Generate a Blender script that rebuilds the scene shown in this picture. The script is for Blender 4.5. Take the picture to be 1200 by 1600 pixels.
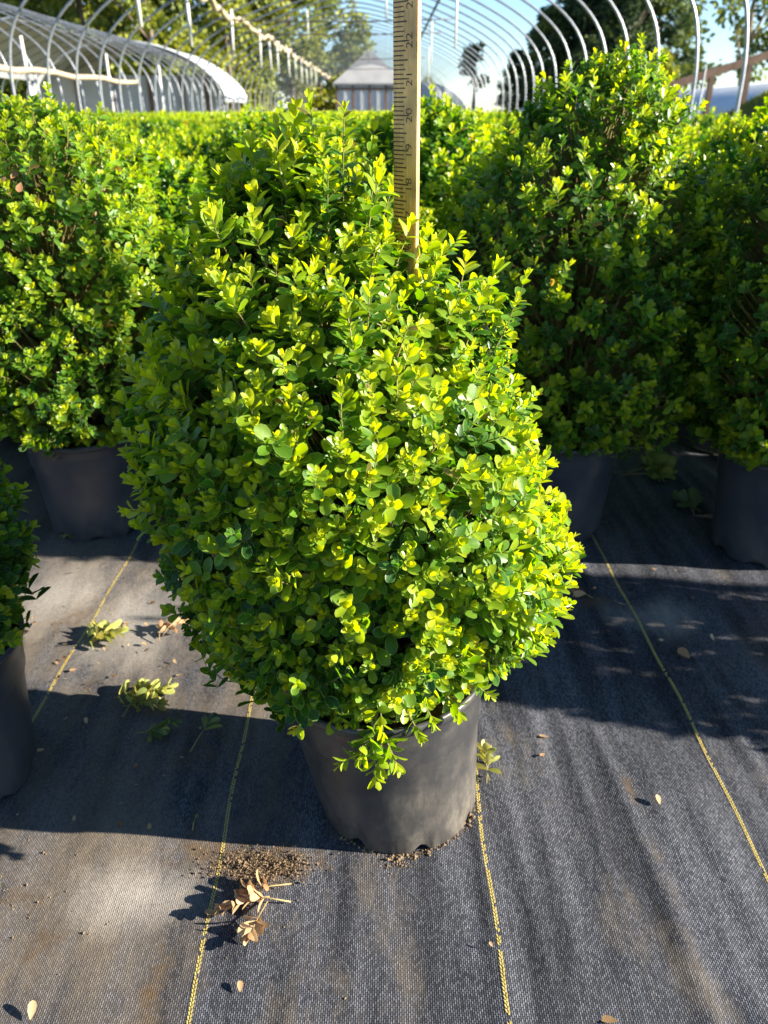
import bpy, bmesh, math, random
import numpy as np
from mathutils import Vector, Matrix

for o in list(bpy.data.objects):
    bpy.data.objects.remove(o)
S = bpy.context.scene
COL = S.collection
R = math.radians

# ------------------------------------------------------------------ camera
EYE = 0.755
PITCH = 27.1
FPX = 1220.0
cam = bpy.data.cameras.new('camera')
camo = bpy.data.objects.new('camera', cam)
COL.objects.link(camo)
camo.location = (0, 0, EYE)
camo.rotation_euler = (R(90 - PITCH), 0, 0)
cam.sensor_fit = 'VERTICAL'
cam.sensor_height = 36
cam.lens = FPX / 1600 * 36
cam.clip_start = 0.02
cam.clip_end = 900
cam.dof.use_dof = True
cam.dof.focus_distance = 0.70
cam.dof.aperture_fstop = 9.5
S.camera = camo

# ------------------------------------------------------------------ world, sun, exposure
SUN_EL, SUN_AZ = 22.0, 97.5          # azimuth clockwise from +Y
w = bpy.data.worlds.new('World')
S.world = w
w.use_nodes = True
nt = w.node_tree
nt.nodes.clear()
sky = nt.nodes.new('ShaderNodeTexSky')
sky.sky_type = 'NISHITA'
sky.sun_disc = False
sky.sun_elevation = R(SUN_EL)
sky.sun_rotation = R(SUN_AZ)
sky.air_density = 0.9
sky.dust_density = 0.0
sky.ozone_density = 4.0
bg = nt.nodes.new('ShaderNodeBackground')
bg.inputs['Strength'].default_value = 0.07
wo = nt.nodes.new('ShaderNodeOutputWorld')
nt.links.new(sky.outputs[0], bg.inputs[0])
nt.links.new(bg.outputs[0], wo.inputs[0])
sl = bpy.data.lights.new('sun', 'SUN')
sl.energy = 5.0
sl.angle = R(0.5)
sl.color = (1.0, 0.92, 0.79)
so = bpy.data.objects.new('sun', sl)
COL.objects.link(so)
sd = Vector((math.sin(R(SUN_AZ)) * math.cos(R(SUN_EL)), math.cos(R(SUN_AZ)) * math.cos(R(SUN_EL)), math.sin(R(SUN_EL))))
so.rotation_euler = sd.to_track_quat('Z', 'Y').to_euler()
so.location = (6, -2, 5)
S.view_settings.view_transform = 'Standard'
S.view_settings.look = 'None'
S.view_settings.exposure = 1.88
S.view_settings.gamma = 1
S.view_settings.use_curve_mapping = False
S.render.engine = 'CYCLES'
S.cycles.use_denoising = True
S.cycles.max_bounces = 8
S.cycles.transparent_max_bounces = 8

# ------------------------------------------------------------------ helpers
def tag(o, label=None, cat=None, group=None, kind=None):
    if label: o['label'] = label
    if cat: o['category'] = cat
    if group: o['group'] = group
    if kind: o['kind'] = kind
    return o

def empty(name, loc=(0, 0, 0), parent=None):
    o = bpy.data.objects.new(name, None)
    o.empty_display_size = 0.1
    o.location = loc
    COL.objects.link(o)
    if parent: o.parent = parent
    return o

def mesh_obj(name, me, parent=None, loc=None):
    o = bpy.data.objects.new(name, me)
    COL.objects.link(o)
    if parent: o.parent = parent
    if loc is not None: o.location = loc
    return o

def np_mesh(name, verts, quads, mat=None, smooth=True, attrs=None, uv=None):
    """verts (N,3), quads (M,4 or 3)."""
    me = bpy.data.meshes.new(name)
    verts = np.asarray(verts, np.float32)
    quads = np.asarray(quads, np.int32)
    k = quads.shape[1]
    me.vertices.add(len(verts))
    me.vertices.foreach_set('co', verts.ravel())
    me.loops.add(quads.size)
    me.loops.foreach_set('vertex_index', quads.ravel())
    me.polygons.add(len(quads))
    me.polygons.foreach_set('loop_start', np.arange(0, quads.size, k, dtype=np.int32))
    me.polygons.foreach_set('loop_total', np.full(len(quads), k, np.int32))
    me.polygons.foreach_set('use_smooth', np.full(len(quads), smooth, bool))
    if attrs:
        for an, av in attrs.items():
            a = me.attributes.new(an, 'FLOAT', 'POINT')
            a.data.foreach_set('value', np.asarray(av, np.float32))
    if uv is not None:
        ul = me.uv_layers.new(name='UVMap')
        ul.data.foreach_set('uv', np.asarray(uv, np.float32)[quads.ravel()].ravel())
    me.update(calc_edges=True)
    me.validate()
    if mat: me.materials.append(mat)
    return me

class MB:
    """collects boxes, tubes and lathes; build() links them as one mesh object."""
    def __init__(s): s.v = []; s.f = []
    def add(s, vs, fs):
        b = len(s.v)
        s.v += [tuple(v) for v in vs]
        s.f += [tuple(i + b for i in f) for f in fs]
    def box(s, c, d, rot=None):
        x, y, z = d[0] / 2, d[1] / 2, d[2] / 2
        vs = [Vector(p) for p in ((-x, -y, -z), (x, -y, -z), (x, y, -z), (-x, y, -z), (-x, -y, z), (x, -y, z), (x, y, z), (-x, y, z))]
        if rot is not None: vs = [rot @ v for v in vs]
        c = Vector(c)
        s.add([v + c for v in vs], [(0, 3, 2, 1), (4, 5, 6, 7), (0, 1, 5, 4), (1, 2, 6, 5), (2, 3, 7, 6), (3, 0, 4, 7)])
    def beam(s, a, b, w, h):
        a, b = Vector(a), Vector(b)
        d = b - a
        q = d.to_track_quat('Y', 'Z').to_matrix()
        s.box((a + b) / 2, (w, d.length, h), q)
    def tube(s, pts, r, n=6, cap=True):
        pts = [Vector(p) for p in pts]
        rs = r if isinstance(r, (list, tuple)) else [r] * len(pts)
        rings = []
        up = None
        for i, p in enumerate(pts):
            t = (pts[min(i + 1, len(pts) - 1)] - pts[max(i - 1, 0)]).normalized()
            if up is None:
                up = t.orthogonal().normalized()
            up = (up - t * up.dot(t)).normalized()
            sd_ = t.cross(up)
            rings.append([p + (up * math.cos(2 * math.pi * k / n) + sd_ * math.sin(2 * math.pi * k / n)) * rs[i] for k in range(n)])
        vs = [v for rg in rings for v in rg]
        fs = []
        for i in range(len(pts) - 1):
            for k in range(n):
                a, b = i * n + k, i * n + (k + 1) % n
                fs.append((a, b, b + n, a + n))
        if cap:
            fs.append(tuple(range(n - 1, -1, -1)))
            fs.append(tuple((len(pts) - 1) * n + k for k in range(n)))
        s.add(vs, fs)
    def mesh(s, name, mat=None, smooth=False):
        me = bpy.data.meshes.new(name)
        me.from_pydata(s.v, [], s.f)
        me.update()
        if smooth:
            for p in me.polygons: p.use_smooth = True
        if mat: me.materials.append(mat)
        return me
    def build(s, name, mat=None, parent=None, smooth=False, loc=None):
        return mesh_obj(name, s.mesh(name, mat, smooth), parent, loc)

# ------------------------------------------------------------------ materials
def new_mat(name):
    m = bpy.data.materials.new(name)
    m.use_nodes = True
    m.node_tree.nodes.clear()
    return m, m.node_tree.nodes, m.node_tree.links

def nd(N, t, **kw):
    n = N.new(t)
    for k, v in kw.items():
        if k.startswith('i_'):
            key = k[2:]
            n.inputs[int(key) if key.isdigit() else key.replace('_', ' ')].default_value = v
        else:
            setattr(n, k, v)
    return n

def ramp(N, stops, interp='LINEAR'):
    r = N.new('ShaderNodeValToRGB')
    r.color_ramp.interpolation = interp
    e = r.color_ramp.elements
    while len(e) > 1: e.remove(e[-1])
    e[0].position = stops[0][0]
    e[0].color = (*stops[0][1], 1) if len(stops[0][1]) == 3 else stops[0][1]
    for p, c in stops[1:]:
        x = e.new(p)
        x.color = (*c, 1)
    return r

def simple_mat(name, c1, c2, scale=20.0, rough=0.5, metal=0.0, spec=0.5, bump=0.0, stretch=None, detail=6):
    m, N, L = new_mat(name)
    tc = nd(N, 'ShaderNodeTexCoord')
    mp = nd(N, 'ShaderNodeMapping')
    if stretch: mp.inputs['Scale'].default_value = stretch
    L.new(tc.outputs['Object'], mp.inputs[0])
    nz = nd(N, 'ShaderNodeTexNoise', i_Scale=scale, i_Detail=detail, i_Roughness=0.65)
    L.new(mp.outputs[0], nz.inputs['Vector'])
    rp = ramp(N, [(0.32, c1), (0.68, c2)])
    L.new(nz.outputs['Fac'], rp.inputs[0])
    p = nd(N, 'ShaderNodeBsdfPrincipled', i_Roughness=rough, i_Metallic=metal)
    p.inputs['Specular IOR Level'].default_value = spec
    L.new(rp.outputs[0], p.inputs['Base Color'])
    if bump:
        b = nd(N, 'ShaderNodeBump', i_Strength=bump, i_Distance=0.01)
        L.new(nz.outputs['Fac'], b.inputs['Height'])
        L.new(b.outputs[0], p.inputs['Normal'])
    o = nd(N, 'ShaderNodeOutputMaterial')
    L.new(p.outputs[0], o.inputs[0])
    return m

def leaf_mat(name, stops, trans=0.55, rough=0.36, margin=True, spec=0.5):
    m, N, L = new_mat(name)
    at = nd(N, 'ShaderNodeAttribute', attribute_name='age')
    oi = nd(N, 'ShaderNodeObjectInfo')
    rr = nd(N, 'ShaderNodeMath', operation='MULTIPLY_ADD')
    rr.inputs[1].default_value = 0.10
    rr.inputs[2].default_value = -0.05
    L.new(oi.outputs['Random'], rr.inputs[0])
    ad = nd(N, 'ShaderNodeMath', operation='ADD')
    L.new(at.outputs['Fac'], ad.inputs[0])
    L.new(rr.outputs[0], ad.inputs[1])
    sc = nd(N, 'ShaderNodeMath', operation='MULTIPLY')
    sc.inputs[1].default_value = 0.9 if stops[-1][1][0] > 0.3 else 1.0
    L.new(ad.outputs[0], sc.inputs[0])
    rp = ramp(N, stops)
    L.new(sc.outputs[0], rp.inputs[0])
    col = rp.outputs[0]
    # fine mottling
    tc = nd(N, 'ShaderNodeTexCoord')
    nz = nd(N, 'ShaderNodeTexNoise', i_Scale=260.0, i_Detail=3.0)
    L.new(tc.outputs['Object'], nz.inputs['Vector'])
    mr = nd(N, 'ShaderNodeMapRange')
    mr.inputs[3].default_value = 0.78
    mr.inputs[4].default_value = 1.22
    L.new(nz.outputs['Fac'], mr.inputs[0])
    mu = nd(N, 'ShaderNodeMix', data_type='RGBA', blend_type='MULTIPLY')
    mu.inputs[0].default_value = 1.0
    L.new(col, mu.inputs[6])
    L.new(mr.outputs[0], mu.inputs[7])
    col = mu.outputs[2]
    if margin:
        uv = nd(N, 'ShaderNodeUVMap')
        sx = nd(N, 'ShaderNodeSeparateXYZ')
        L.new(uv.outputs[0], sx.inputs[0])
        a1 = nd(N, 'ShaderNodeMath', operation='MULTIPLY_ADD')
        a1.inputs[1].default_value = 2.0
        a1.inputs[2].default_value = -1.0
        L.new(sx.outputs[0], a1.inputs[0])
        a2 = nd(N, 'ShaderNodeMath', operation='ABSOLUTE')
        L.new(a1.outputs[0], a2.inputs[0])
        e = ramp(N, [(0.0, (0.35,) * 3), (0.07, (0.0,) * 3), (0.80, (0.0,) * 3), (0.93, (0.75,) * 3)])
        L.new(a2.outputs[0], e.inputs[0])
        mx = nd(N, 'ShaderNodeMix', data_type='RGBA')
        mx.inputs[7].default_value = (0.30, 0.42, 0.10, 1)
        L.new(e.outputs[0], mx.inputs[0])
        L.new(col, mx.inputs[6])
        col = mx.outputs[2]
    p = nd(N, 'ShaderNodeBsdfPrincipled', i_Roughness=rough)
    p.inputs['Specular IOR Level'].default_value = spec
    L.new(col, p.inputs['Base Color'])
    bp = nd(N, 'ShaderNodeBump', i_Strength=0.25, i_Distance=0.0006)
    L.new(nz.outputs['Fac'], bp.inputs['Height'])
    L.new(bp.outputs[0], p.inputs['Normal'])
    t = nd(N, 'ShaderNodeBsdfTranslucent')
    hs = nd(N, 'ShaderNodeHueSaturation', i_Saturation=1.15, i_Value=1.35)
    hs.inputs['Hue'].default_value = 0.488
    L.new(col, hs.inputs['Color'])
    L.new(hs.outputs[0], t.inputs[0])
    ms = nd(N, 'ShaderNodeMixShader')
    ms.inputs[0].default_value = trans
    L.new(p.outputs[0], ms.inputs[1])
    L.new(t.outputs[0], ms.inputs[2])
    o = nd(N, 'ShaderNodeOutputMaterial')
    L.new(ms.outputs[0], o.inputs[0])
    return m

M = {}
BOX_STOPS = [(0.0, (0.50, 0.54, 0.026)), (0.20, (0.32, 0.45, 0.022)), (0.40, (0.14, 0.29, 0.022)), (0.63, (0.058, 0.175, 0.022)), (0.90, (0.024, 0.088, 0.018)), (0.955, (0.024, 0.085, 0.018)), (1.0, (0.36, 0.21, 0.06))]
M['leaf'] = leaf_mat('boxwood_leaf', BOX_STOPS)
M['leaf_far'] = leaf_mat('boxwood_leaf_far', BOX_STOPS, margin=False)
M['tree_leaf'] = leaf_mat('tree_leaf', [(0.0, (0.32, 0.33, 0.05)), (0.35, (0.19, 0.23, 0.042)), (0.7, (0.055, 0.09, 0.03)), (1.0, (0.02, 0.04, 0.02))], trans=0.3, rough=0.6, margin=False, spec=0.25)
M['dry_leaf'] = leaf_mat('dry_leaf', [(0.0, (0.56, 0.40, 0.22)), (0.3, (0.46, 0.30, 0.15)), (0.6, (0.32, 0.17, 0.08)), (1.0, (0.14, 0.075, 0.04))], trans=0.25, rough=0.55, margin=False, spec=0.3)
M['cut_leaf'] = leaf_mat('cut_leaf', [(0.0, (0.46, 0.42, 0.12)), (0.4, (0.25, 0.30, 0.08)), (0.8, (0.10, 0.16, 0.05)), (1.0, (0.09, 0.12, 0.08))], trans=0.3, rough=0.5, margin=False, spec=0.3)
M['stem'] = simple_mat('shrub_stem', (0.16, 0.11, 0.045), (0.34, 0.26, 0.11), 60, 0.7)
M['green_stem'] = simple_mat('green_stem', (0.15, 0.15, 0.04), (0.26, 0.20, 0.07), 40, 0.6)
M['bark'] = simple_mat('tree_bark', (0.10, 0.07, 0.05), (0.28, 0.21, 0.15), 8, 0.9, bump=0.5, stretch=(1, 1, 0.2))
M['steel'] = simple_mat('galvanised_pipe', (0.24, 0.26, 0.29), (0.36, 0.37, 0.39), 9, 0.45, metal=0.6)
M['dark_steel'] = simple_mat('dark_pipe', (0.04, 0.035, 0.03), (0.12, 0.10, 0.085), 9, 0.6)  # dark brown-grey tone for the side purlin and tie wires
M['cream'] = simple_mat('cream_pole', (0.33, 0.26, 0.17), (0.46, 0.38, 0.26), 6, 0.55, bump=0.3)
M['white_tube'] = simple_mat('white_tube', (0.50, 0.49, 0.46), (0.66, 0.64, 0.60), 6, 0.5)
M['poly'] = simple_mat('white_polythene', (0.42, 0.43, 0.45), (0.60, 0.61, 0.62), 1.2, 0.4)
M['brown_wood'] = simple_mat('brown_wood', (0.13, 0.075, 0.045), (0.24, 0.14, 0.09), 4, 0.8, stretch=(1, 1, 1))
M['wall_panel'] = simple_mat('white_wall_panel', (0.48, 0.49, 0.49), (0.60, 0.60, 0.60), 1.5, 0.6)
M['roof_film'] = simple_mat('white_roof_sheet', (0.27, 0.265, 0.255), (0.36, 0.35, 0.33), 1.0, 0.55)
M['crumb'] = simple_mat('soil_crumb', (0.11, 0.075, 0.045), (0.28, 0.20, 0.12), 90, 0.95, spec=0.1)
M['potting'] = simple_mat('bark_mulch', (0.05, 0.028, 0.018), (0.22, 0.125, 0.075), 120, 0.95, spec=0.1, bump=0.6)
M['grass_blade'] = simple_mat('grass_blade', (0.07, 0.13, 0.02), (0.20, 0.26, 0.05), 3, 0.6)
M['earth'] = simple_mat('earth', (0.07, 0.075, 0.03), (0.17, 0.15, 0.07), 0.7, 0.95, spec=0.1)

def pot_mat(dust=1.0, base=(0.030, 0.030, 0.032, 1)):
    m, N, L = new_mat('black_pot_plastic')
    tc = nd(N, 'ShaderNodeTexCoord')
    n1 = nd(N, 'ShaderNodeTexNoise', i_Scale=9.0, i_Detail=6.0, i_Roughness=0.7)
    L.new(tc.outputs['Object'], n1.inputs['Vector'])
    mp = nd(N, 'ShaderNodeMapping')
    mp.inputs['Scale'].default_value = (1, 1, 0.35)
    mp.inputs['Rotation'].default_value = (0.5, 0.3, 0)
    L.new(tc.outputs['Object'], mp.inputs[0])
    n2 = nd(N, 'ShaderNodeTexNoise', i_Scale=60.0, i_Detail=8.0, i_Roughness=0.75)
    L.new(mp.outputs[0], n2.inputs['Vector'])
    sx = nd(N, 'ShaderNodeSeparateXYZ')
    L.new(tc.outputs['Object'], sx.inputs[0])
    # dried dust splash near the foot of the pot
    mz = nd(N, 'ShaderNodeMapRange')
    mz.inputs[1].default_value = 0.0
    mz.inputs[2].default_value = 0.13
    mz.inputs[3].default_value = 0.20
    mz.inputs[4].default_value = 0.0
    L.new(sx.outputs[2], mz.inputs[0])
    a = nd(N, 'ShaderNodeMath', operation='ADD')
    L.new(n1.outputs['Fac'], a.inputs[0])
    L.new(mz.outputs[0], a.inputs[1])
    r1 = ramp(N, [(0.42, (0, 0, 0)), (0.82, (0.75 * dust,) * 3)])
    L.new(a.outputs[0], r1.inputs[0])
    r2 = ramp(N, [(0.40, (0.25,) * 3), (0.72, (1, 1, 1))])
    L.new(n2.outputs['Fac'], r2.inputs[0])
    mu = nd(N, 'ShaderNodeMath', operation='MULTIPLY')
    L.new(r1.outputs[0], mu.inputs[0])
    L.new(r2.outputs[0], mu.inputs[1])
    mx = nd(N, 'ShaderNodeMix', data_type='RGBA')
    mx.inputs[6].default_value = base
    mx.inputs[7].default_value = (0.24, 0.21, 0.165, 1)
    L.new(mu.outputs[0], mx.inputs[0])
    vs = nd(N, 'ShaderNodeTexVoronoi', i_Scale=70.0)
    L.new(tc.outputs['Object'], vs.inputs['Vector'])
    sp = ramp(N, [(0.0, (0.6,) * 3), (0.06, (0.0,) * 3)])
    L.new(vs.outputs['Distance'], sp.inputs[0])
    m3 = nd(N, 'ShaderNodeMath', operation='MULTIPLY')
    L.new(sp.outputs[0], m3.inputs[0])
    L.new(r2.outputs[0], m3.inputs[1])
    mx2 = nd(N, 'ShaderNodeMix', data_type='RGBA')
    mx2.inputs[7].default_value = (0.34, 0.31, 0.26, 1)
    L.new(m3.outputs[0], mx2.inputs[0])
    L.new(mx.outputs[2], mx2.inputs[6])
    p = nd(N, 'ShaderNodeBsdfPrincipled')
    rr = nd(N, 'ShaderNodeMapRange')
    rr.inputs[3].default_value = 0.33
    rr.inputs[4].default_value = 0.75
    L.new(mu.outputs[0], rr.inputs[0])
    L.new(rr.outputs[0], p.inputs['Roughness'])
    L.new(mx2.outputs[2], p.inputs['Base Color'])
    b = nd(N, 'ShaderNodeBump', i_Strength=0.2, i_Distance=0.002)
    L.new(n2.outputs['Fac'], b.inputs['Height'])
    L.new(b.outputs[0], p.inputs['Normal'])
    o = nd(N, 'ShaderNodeOutputMaterial')
    L.new(p.outputs[0], o.inputs[0])
    return m
M['pot'] = pot_mat()
M['clean_pot'] = pot_mat(0.45, (0.034, 0.039, 0.052, 1))

def ground_at(px, py):
    a = math.atan((py - 800) / FPX) + R(PITCH)
    d = EYE / math.tan(a)
    return (px - 600) * (d * math.cos(R(PITCH)) + EYE * math.sin(R(PITCH))) / FPX, d
STAINS = [(*ground_at(405, 1350), .13, .05, .62), (*ground_at(330, 1330), .12, .05, .45), (*ground_at(40, 1400), .09, .035, .42), (*ground_at(240, 1545), .03, .10, .40), (*ground_at(60, 1480), .04, .09, .36), (*ground_at(985, 1235), .025, .06, .34), (*ground_at(310, 1190), .07, .08, .35), (*ground_at(120, 960), .20, .12, .42), (*ground_at(560, 1300), .08, .03, .35), (*ground_at(930, 940), .07, .05, .45)]
DUST_SHEEN = [(*ground_at(215, 975), .13, .22, .62), (*ground_at(90, 930), .16, .16, .45), (*ground_at(230, 1400), .14, .06, .42), (*ground_at(1000, 960), .2, .09, .3)]  # pale patches: dust plus sunlit sheen painted into the cloth colour

def fabric_mat():
    m, N, L = new_mat('woven_ground_cloth')
    tc = nd(N, 'ShaderNodeTexCoord')
    # staggered lens-shaped tape floats of the weave
    mp = nd(N, 'ShaderNodeMapping')
    mp.inputs['Rotation'].default_value = (0, 0, R(90))
    L.new(tc.outputs['Object'], mp.inputs[0])
    wob = nd(N, 'ShaderNodeTexNoise', i_Scale=14.0, i_Detail=2.0)
    L.new(tc.outputs['Object'], wob.inputs['Vector'])
    wv = nd(N, 'ShaderNodeVectorMath', operation='MULTIPLY_ADD')
    wv.inputs[1].default_value = (0.006, 0.006, 0)
    L.new(wob.outputs['Color'], wv.inputs[0])
    L.new(mp.outputs[0], wv.inputs[2])
    br = nd(N, 'ShaderNodeTexBrick')
    br.offset = 0.5
    br.inputs['Color1'].default_value = (1, 1, 1, 1)
    br.inputs['Color2'].default_value = (0.25, 0.25, 0.25, 1)
    br.inputs['Mortar'].default_value = (0, 0, 0, 1)
    br.inputs['Scale'].default_value = 1.0
    br.inputs['Mortar Size'].default_value = 0.00085
    br.inputs['Mortar Smooth'].default_value = 1.0
    br.inputs['Brick Width'].default_value = 0.0040
    br.inputs['Row Height'].default_value = 0.0021
    L.new(wv.outputs[0], br.inputs['Vector'])
    # dust & dirt
    n1 = nd(N, 'ShaderNodeTexNoise', i_Scale=5.0, i_Detail=9.0, i_Roughness=0.72)
    mp2 = nd(N, 'ShaderNodeMapping')
    mp2.inputs['Scale'].default_value = (1.5, 0.6, 1)
    L.new(tc.outputs['Object'], mp2.inputs[0])
    L.new(mp2.outputs[0], n1.inputs['Vector'])
    # streaks along the cloth
    n2 = nd(N, 'ShaderNodeTexNoise', i_Scale=26.0, i_Detail=5.0, i_Roughness=0.6)
    mp3 = nd(N, 'ShaderNodeMapping')
    mp3.inputs['Scale'].default_value = (1.0, 0.10, 1)
    L.new(tc.outputs['Object'], mp3.inputs[0])
    L.new(mp3.outputs[0], n2.inputs['Vector'])
    sx = nd(N, 'ShaderNodeSeparateXYZ')
    L.new(tc.outputs['Object'], sx.inputs[0])
    # more soil was walked onto the left bay
    lf = nd(N, 'ShaderNodeMapRange')
    lf.inputs[1].default_value = 0.10
    lf.inputs[2].default_value = -0.28
    lf.inputs[3].default_value = 0.0
    lf.inputs[4].default_value = 0.16
    L.new(sx.outputs[0], lf.inputs[0])
    a = nd(N, 'ShaderNodeMath', operation='ADD')
    L.new(n1.outputs['Fac'], a.inputs[0])
    L.new(lf.outputs[0], a.inputs[1])
    dirt = ramp(N, [(0.54, (0, 0, 0)), (0.80, (0.85,) * 3)])
    L.new(a.outputs[0], dirt.inputs[0])
    st = ramp(N, [(0.33, (0.42,) * 3), (0.67, (1.3,) * 3)])
    L.new(n2.outputs['Fac'], st.inputs[0])
    dark = nd(N, 'ShaderNodeMix', data_type='RGBA')
    dark.inputs[6].default_value = (0.021, 0.022, 0.027, 1)
    dark.inputs[7].default_value = (0.178, 0.183, 0.206, 1)
    L.new(br.outputs['Color'], dark.inputs[0])
    mu = nd(N, 'ShaderNodeMix', data_type='RGBA', blend_type='MULTIPLY')
    mu.inputs[0].default_value = 1
    L.new(dark.outputs[2], mu.inputs[6])
    L.new(st.outputs[0], mu.inputs[7])
    mx = nd(N, 'ShaderNodeMix', data_type='RGBA')
    mx.inputs[7].default_value = (0.19, 0.152, 0.108, 1)
    L.new(mu.outputs[2], mx.inputs[6])
    L.new(dirt.outputs[0], mx.inputs[0])
    # spilt soil stains with ragged outlines
    n6 = nd(N, 'ShaderNodeTexNoise', i_Scale=38.0, i_Detail=8.0, i_Roughness=0.75)
    L.new(tc.outputs['Object'], n6.inputs['Vector'])
    acc = None
    for (sx_, sy_, rx_, ry_, am_) in STAINS:
        vm = nd(N, 'ShaderNodeVectorMath', operation='SUBTRACT')
        vm.inputs[1].default_value = (sx_, sy_, 0)
        L.new(tc.outputs['Object'], vm.inputs[0])
        vd = nd(N, 'ShaderNodeVectorMath', operation='MULTIPLY')
        vd.inputs[1].default_value = (1 / rx_, 1 / ry_, 0)
        L.new(vm.outputs[0], vd.inputs[0])
        vl = nd(N, 'ShaderNodeVectorMath', operation='LENGTH')
        L.new(vd.outputs[0], vl.inputs[0])
        q_ = nd(N, 'ShaderNodeMapRange')
        q_.inputs[1].default_value = 0.0
        q_.inputs[2].default_value = 1.0
        q_.inputs[3].default_value = am_
        q_.inputs[4].default_value = 0.0
        L.new(vl.outputs['Value'], q_.inputs[0])
        if acc is None: acc = q_
        else:
            mxx = nd(N, 'ShaderNodeMath', operation='MAXIMUM')
            L.new(acc.outputs[0], mxx.inputs[0]); L.new(q_.outputs[0], mxx.inputs[1])
            acc = mxx
    sm = nd(N, 'ShaderNodeMath', operation='ADD')
    L.new(acc.outputs[0], sm.inputs[0]); L.new(n6.outputs['Fac'], sm.inputs[1])
    sr = ramp(N, [(0.72, (0, 0, 0)), (0.98, (0.9,) * 3)])
    L.new(sm.outputs[0], sr.inputs[0])
    mst = nd(N, 'ShaderNodeMix', data_type='RGBA')
    mst.inputs[7].default_value = (0.115, 0.078, 0.045, 1)
    L.new(sr.outputs[0], mst.inputs[0]); L.new(mx.outputs[2], mst.inputs[6])
    acc2 = None  # mix in the pale patches, part dust, part painted sheen
    for (sx_, sy_, rx_, ry_, am_) in DUST_SHEEN:
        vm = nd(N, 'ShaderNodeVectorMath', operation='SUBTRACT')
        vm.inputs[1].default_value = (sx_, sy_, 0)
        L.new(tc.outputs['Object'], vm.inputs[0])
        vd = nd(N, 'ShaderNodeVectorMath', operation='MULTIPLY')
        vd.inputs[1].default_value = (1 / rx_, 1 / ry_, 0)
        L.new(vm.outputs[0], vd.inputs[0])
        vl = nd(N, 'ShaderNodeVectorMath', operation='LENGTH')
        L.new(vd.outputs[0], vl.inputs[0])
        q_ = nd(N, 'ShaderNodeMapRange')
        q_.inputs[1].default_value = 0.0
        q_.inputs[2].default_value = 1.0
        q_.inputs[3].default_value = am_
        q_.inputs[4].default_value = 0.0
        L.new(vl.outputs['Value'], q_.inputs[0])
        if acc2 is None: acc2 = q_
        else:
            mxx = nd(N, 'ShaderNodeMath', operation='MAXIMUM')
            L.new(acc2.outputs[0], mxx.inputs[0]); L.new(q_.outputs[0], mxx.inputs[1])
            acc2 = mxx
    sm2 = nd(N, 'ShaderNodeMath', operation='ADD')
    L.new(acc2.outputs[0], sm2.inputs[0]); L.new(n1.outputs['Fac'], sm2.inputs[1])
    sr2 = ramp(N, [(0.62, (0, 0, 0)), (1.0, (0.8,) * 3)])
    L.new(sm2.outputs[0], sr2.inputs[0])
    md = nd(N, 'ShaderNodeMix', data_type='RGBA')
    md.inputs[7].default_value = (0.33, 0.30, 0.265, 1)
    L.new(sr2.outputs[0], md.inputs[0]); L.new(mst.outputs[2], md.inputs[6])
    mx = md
    n4 = nd(N, 'ShaderNodeTexNoise', i_Scale=240.0, i_Detail=3.0)
    L.new(tc.outputs['Object'], n4.inputs['Vector'])
    g4 = nd(N, 'ShaderNodeMapRange')
    g4.inputs[3].default_value = 0.6
    g4.inputs[4].default_value = 1.4
    L.new(n4.outputs['Fac'], g4.inputs[0])
    m5 = nd(N, 'ShaderNodeMix', data_type='RGBA', blend_type='MULTIPLY')
    m5.inputs[0].default_value = 1
    L.new(mx.outputs[2], m5.inputs[6])
    L.new(g4.outputs[0], m5.inputs[7])
    p = nd(N, 'ShaderNodeBsdfPrincipled', i_Roughness=0.52)
    p.inputs['Specular IOR Level'].default_value = 0.12
    L.new(m5.outputs[2], p.inputs['Base Color'])
    rg = nd(N, 'ShaderNodeMapRange')
    rg.inputs[3].default_value = 0.50
    rg.inputs[4].default_value = 0.9
    L.new(dirt.outputs[0], rg.inputs[0])
    L.new(rg.outputs[0], p.inputs['Roughness'])
    hs = nd(N, 'ShaderNodeMath', operation='MULTIPLY_ADD')
    hs.inputs[1].default_value = 0.35
    L.new(n4.outputs['Fac'], hs.inputs[0])
    L.new(br.outputs['Color'], hs.inputs[2])
    b = nd(N, 'ShaderNodeBump', i_Strength=0.55, i_Distance=0.0008)
    L.new(hs.outputs[0], b.inputs['Height'])
    L.new(b.outputs[0], p.inputs['Normal'])
    o = nd(N, 'ShaderNodeOutputMaterial')
    L.new(p.outputs[0], o.inputs[0])
    return m
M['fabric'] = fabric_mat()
M['yellow'] = simple_mat('yellow_thread', (0.46, 0.34, 0.08), (0.66, 0.52, 0.15), 120, 0.6)

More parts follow.
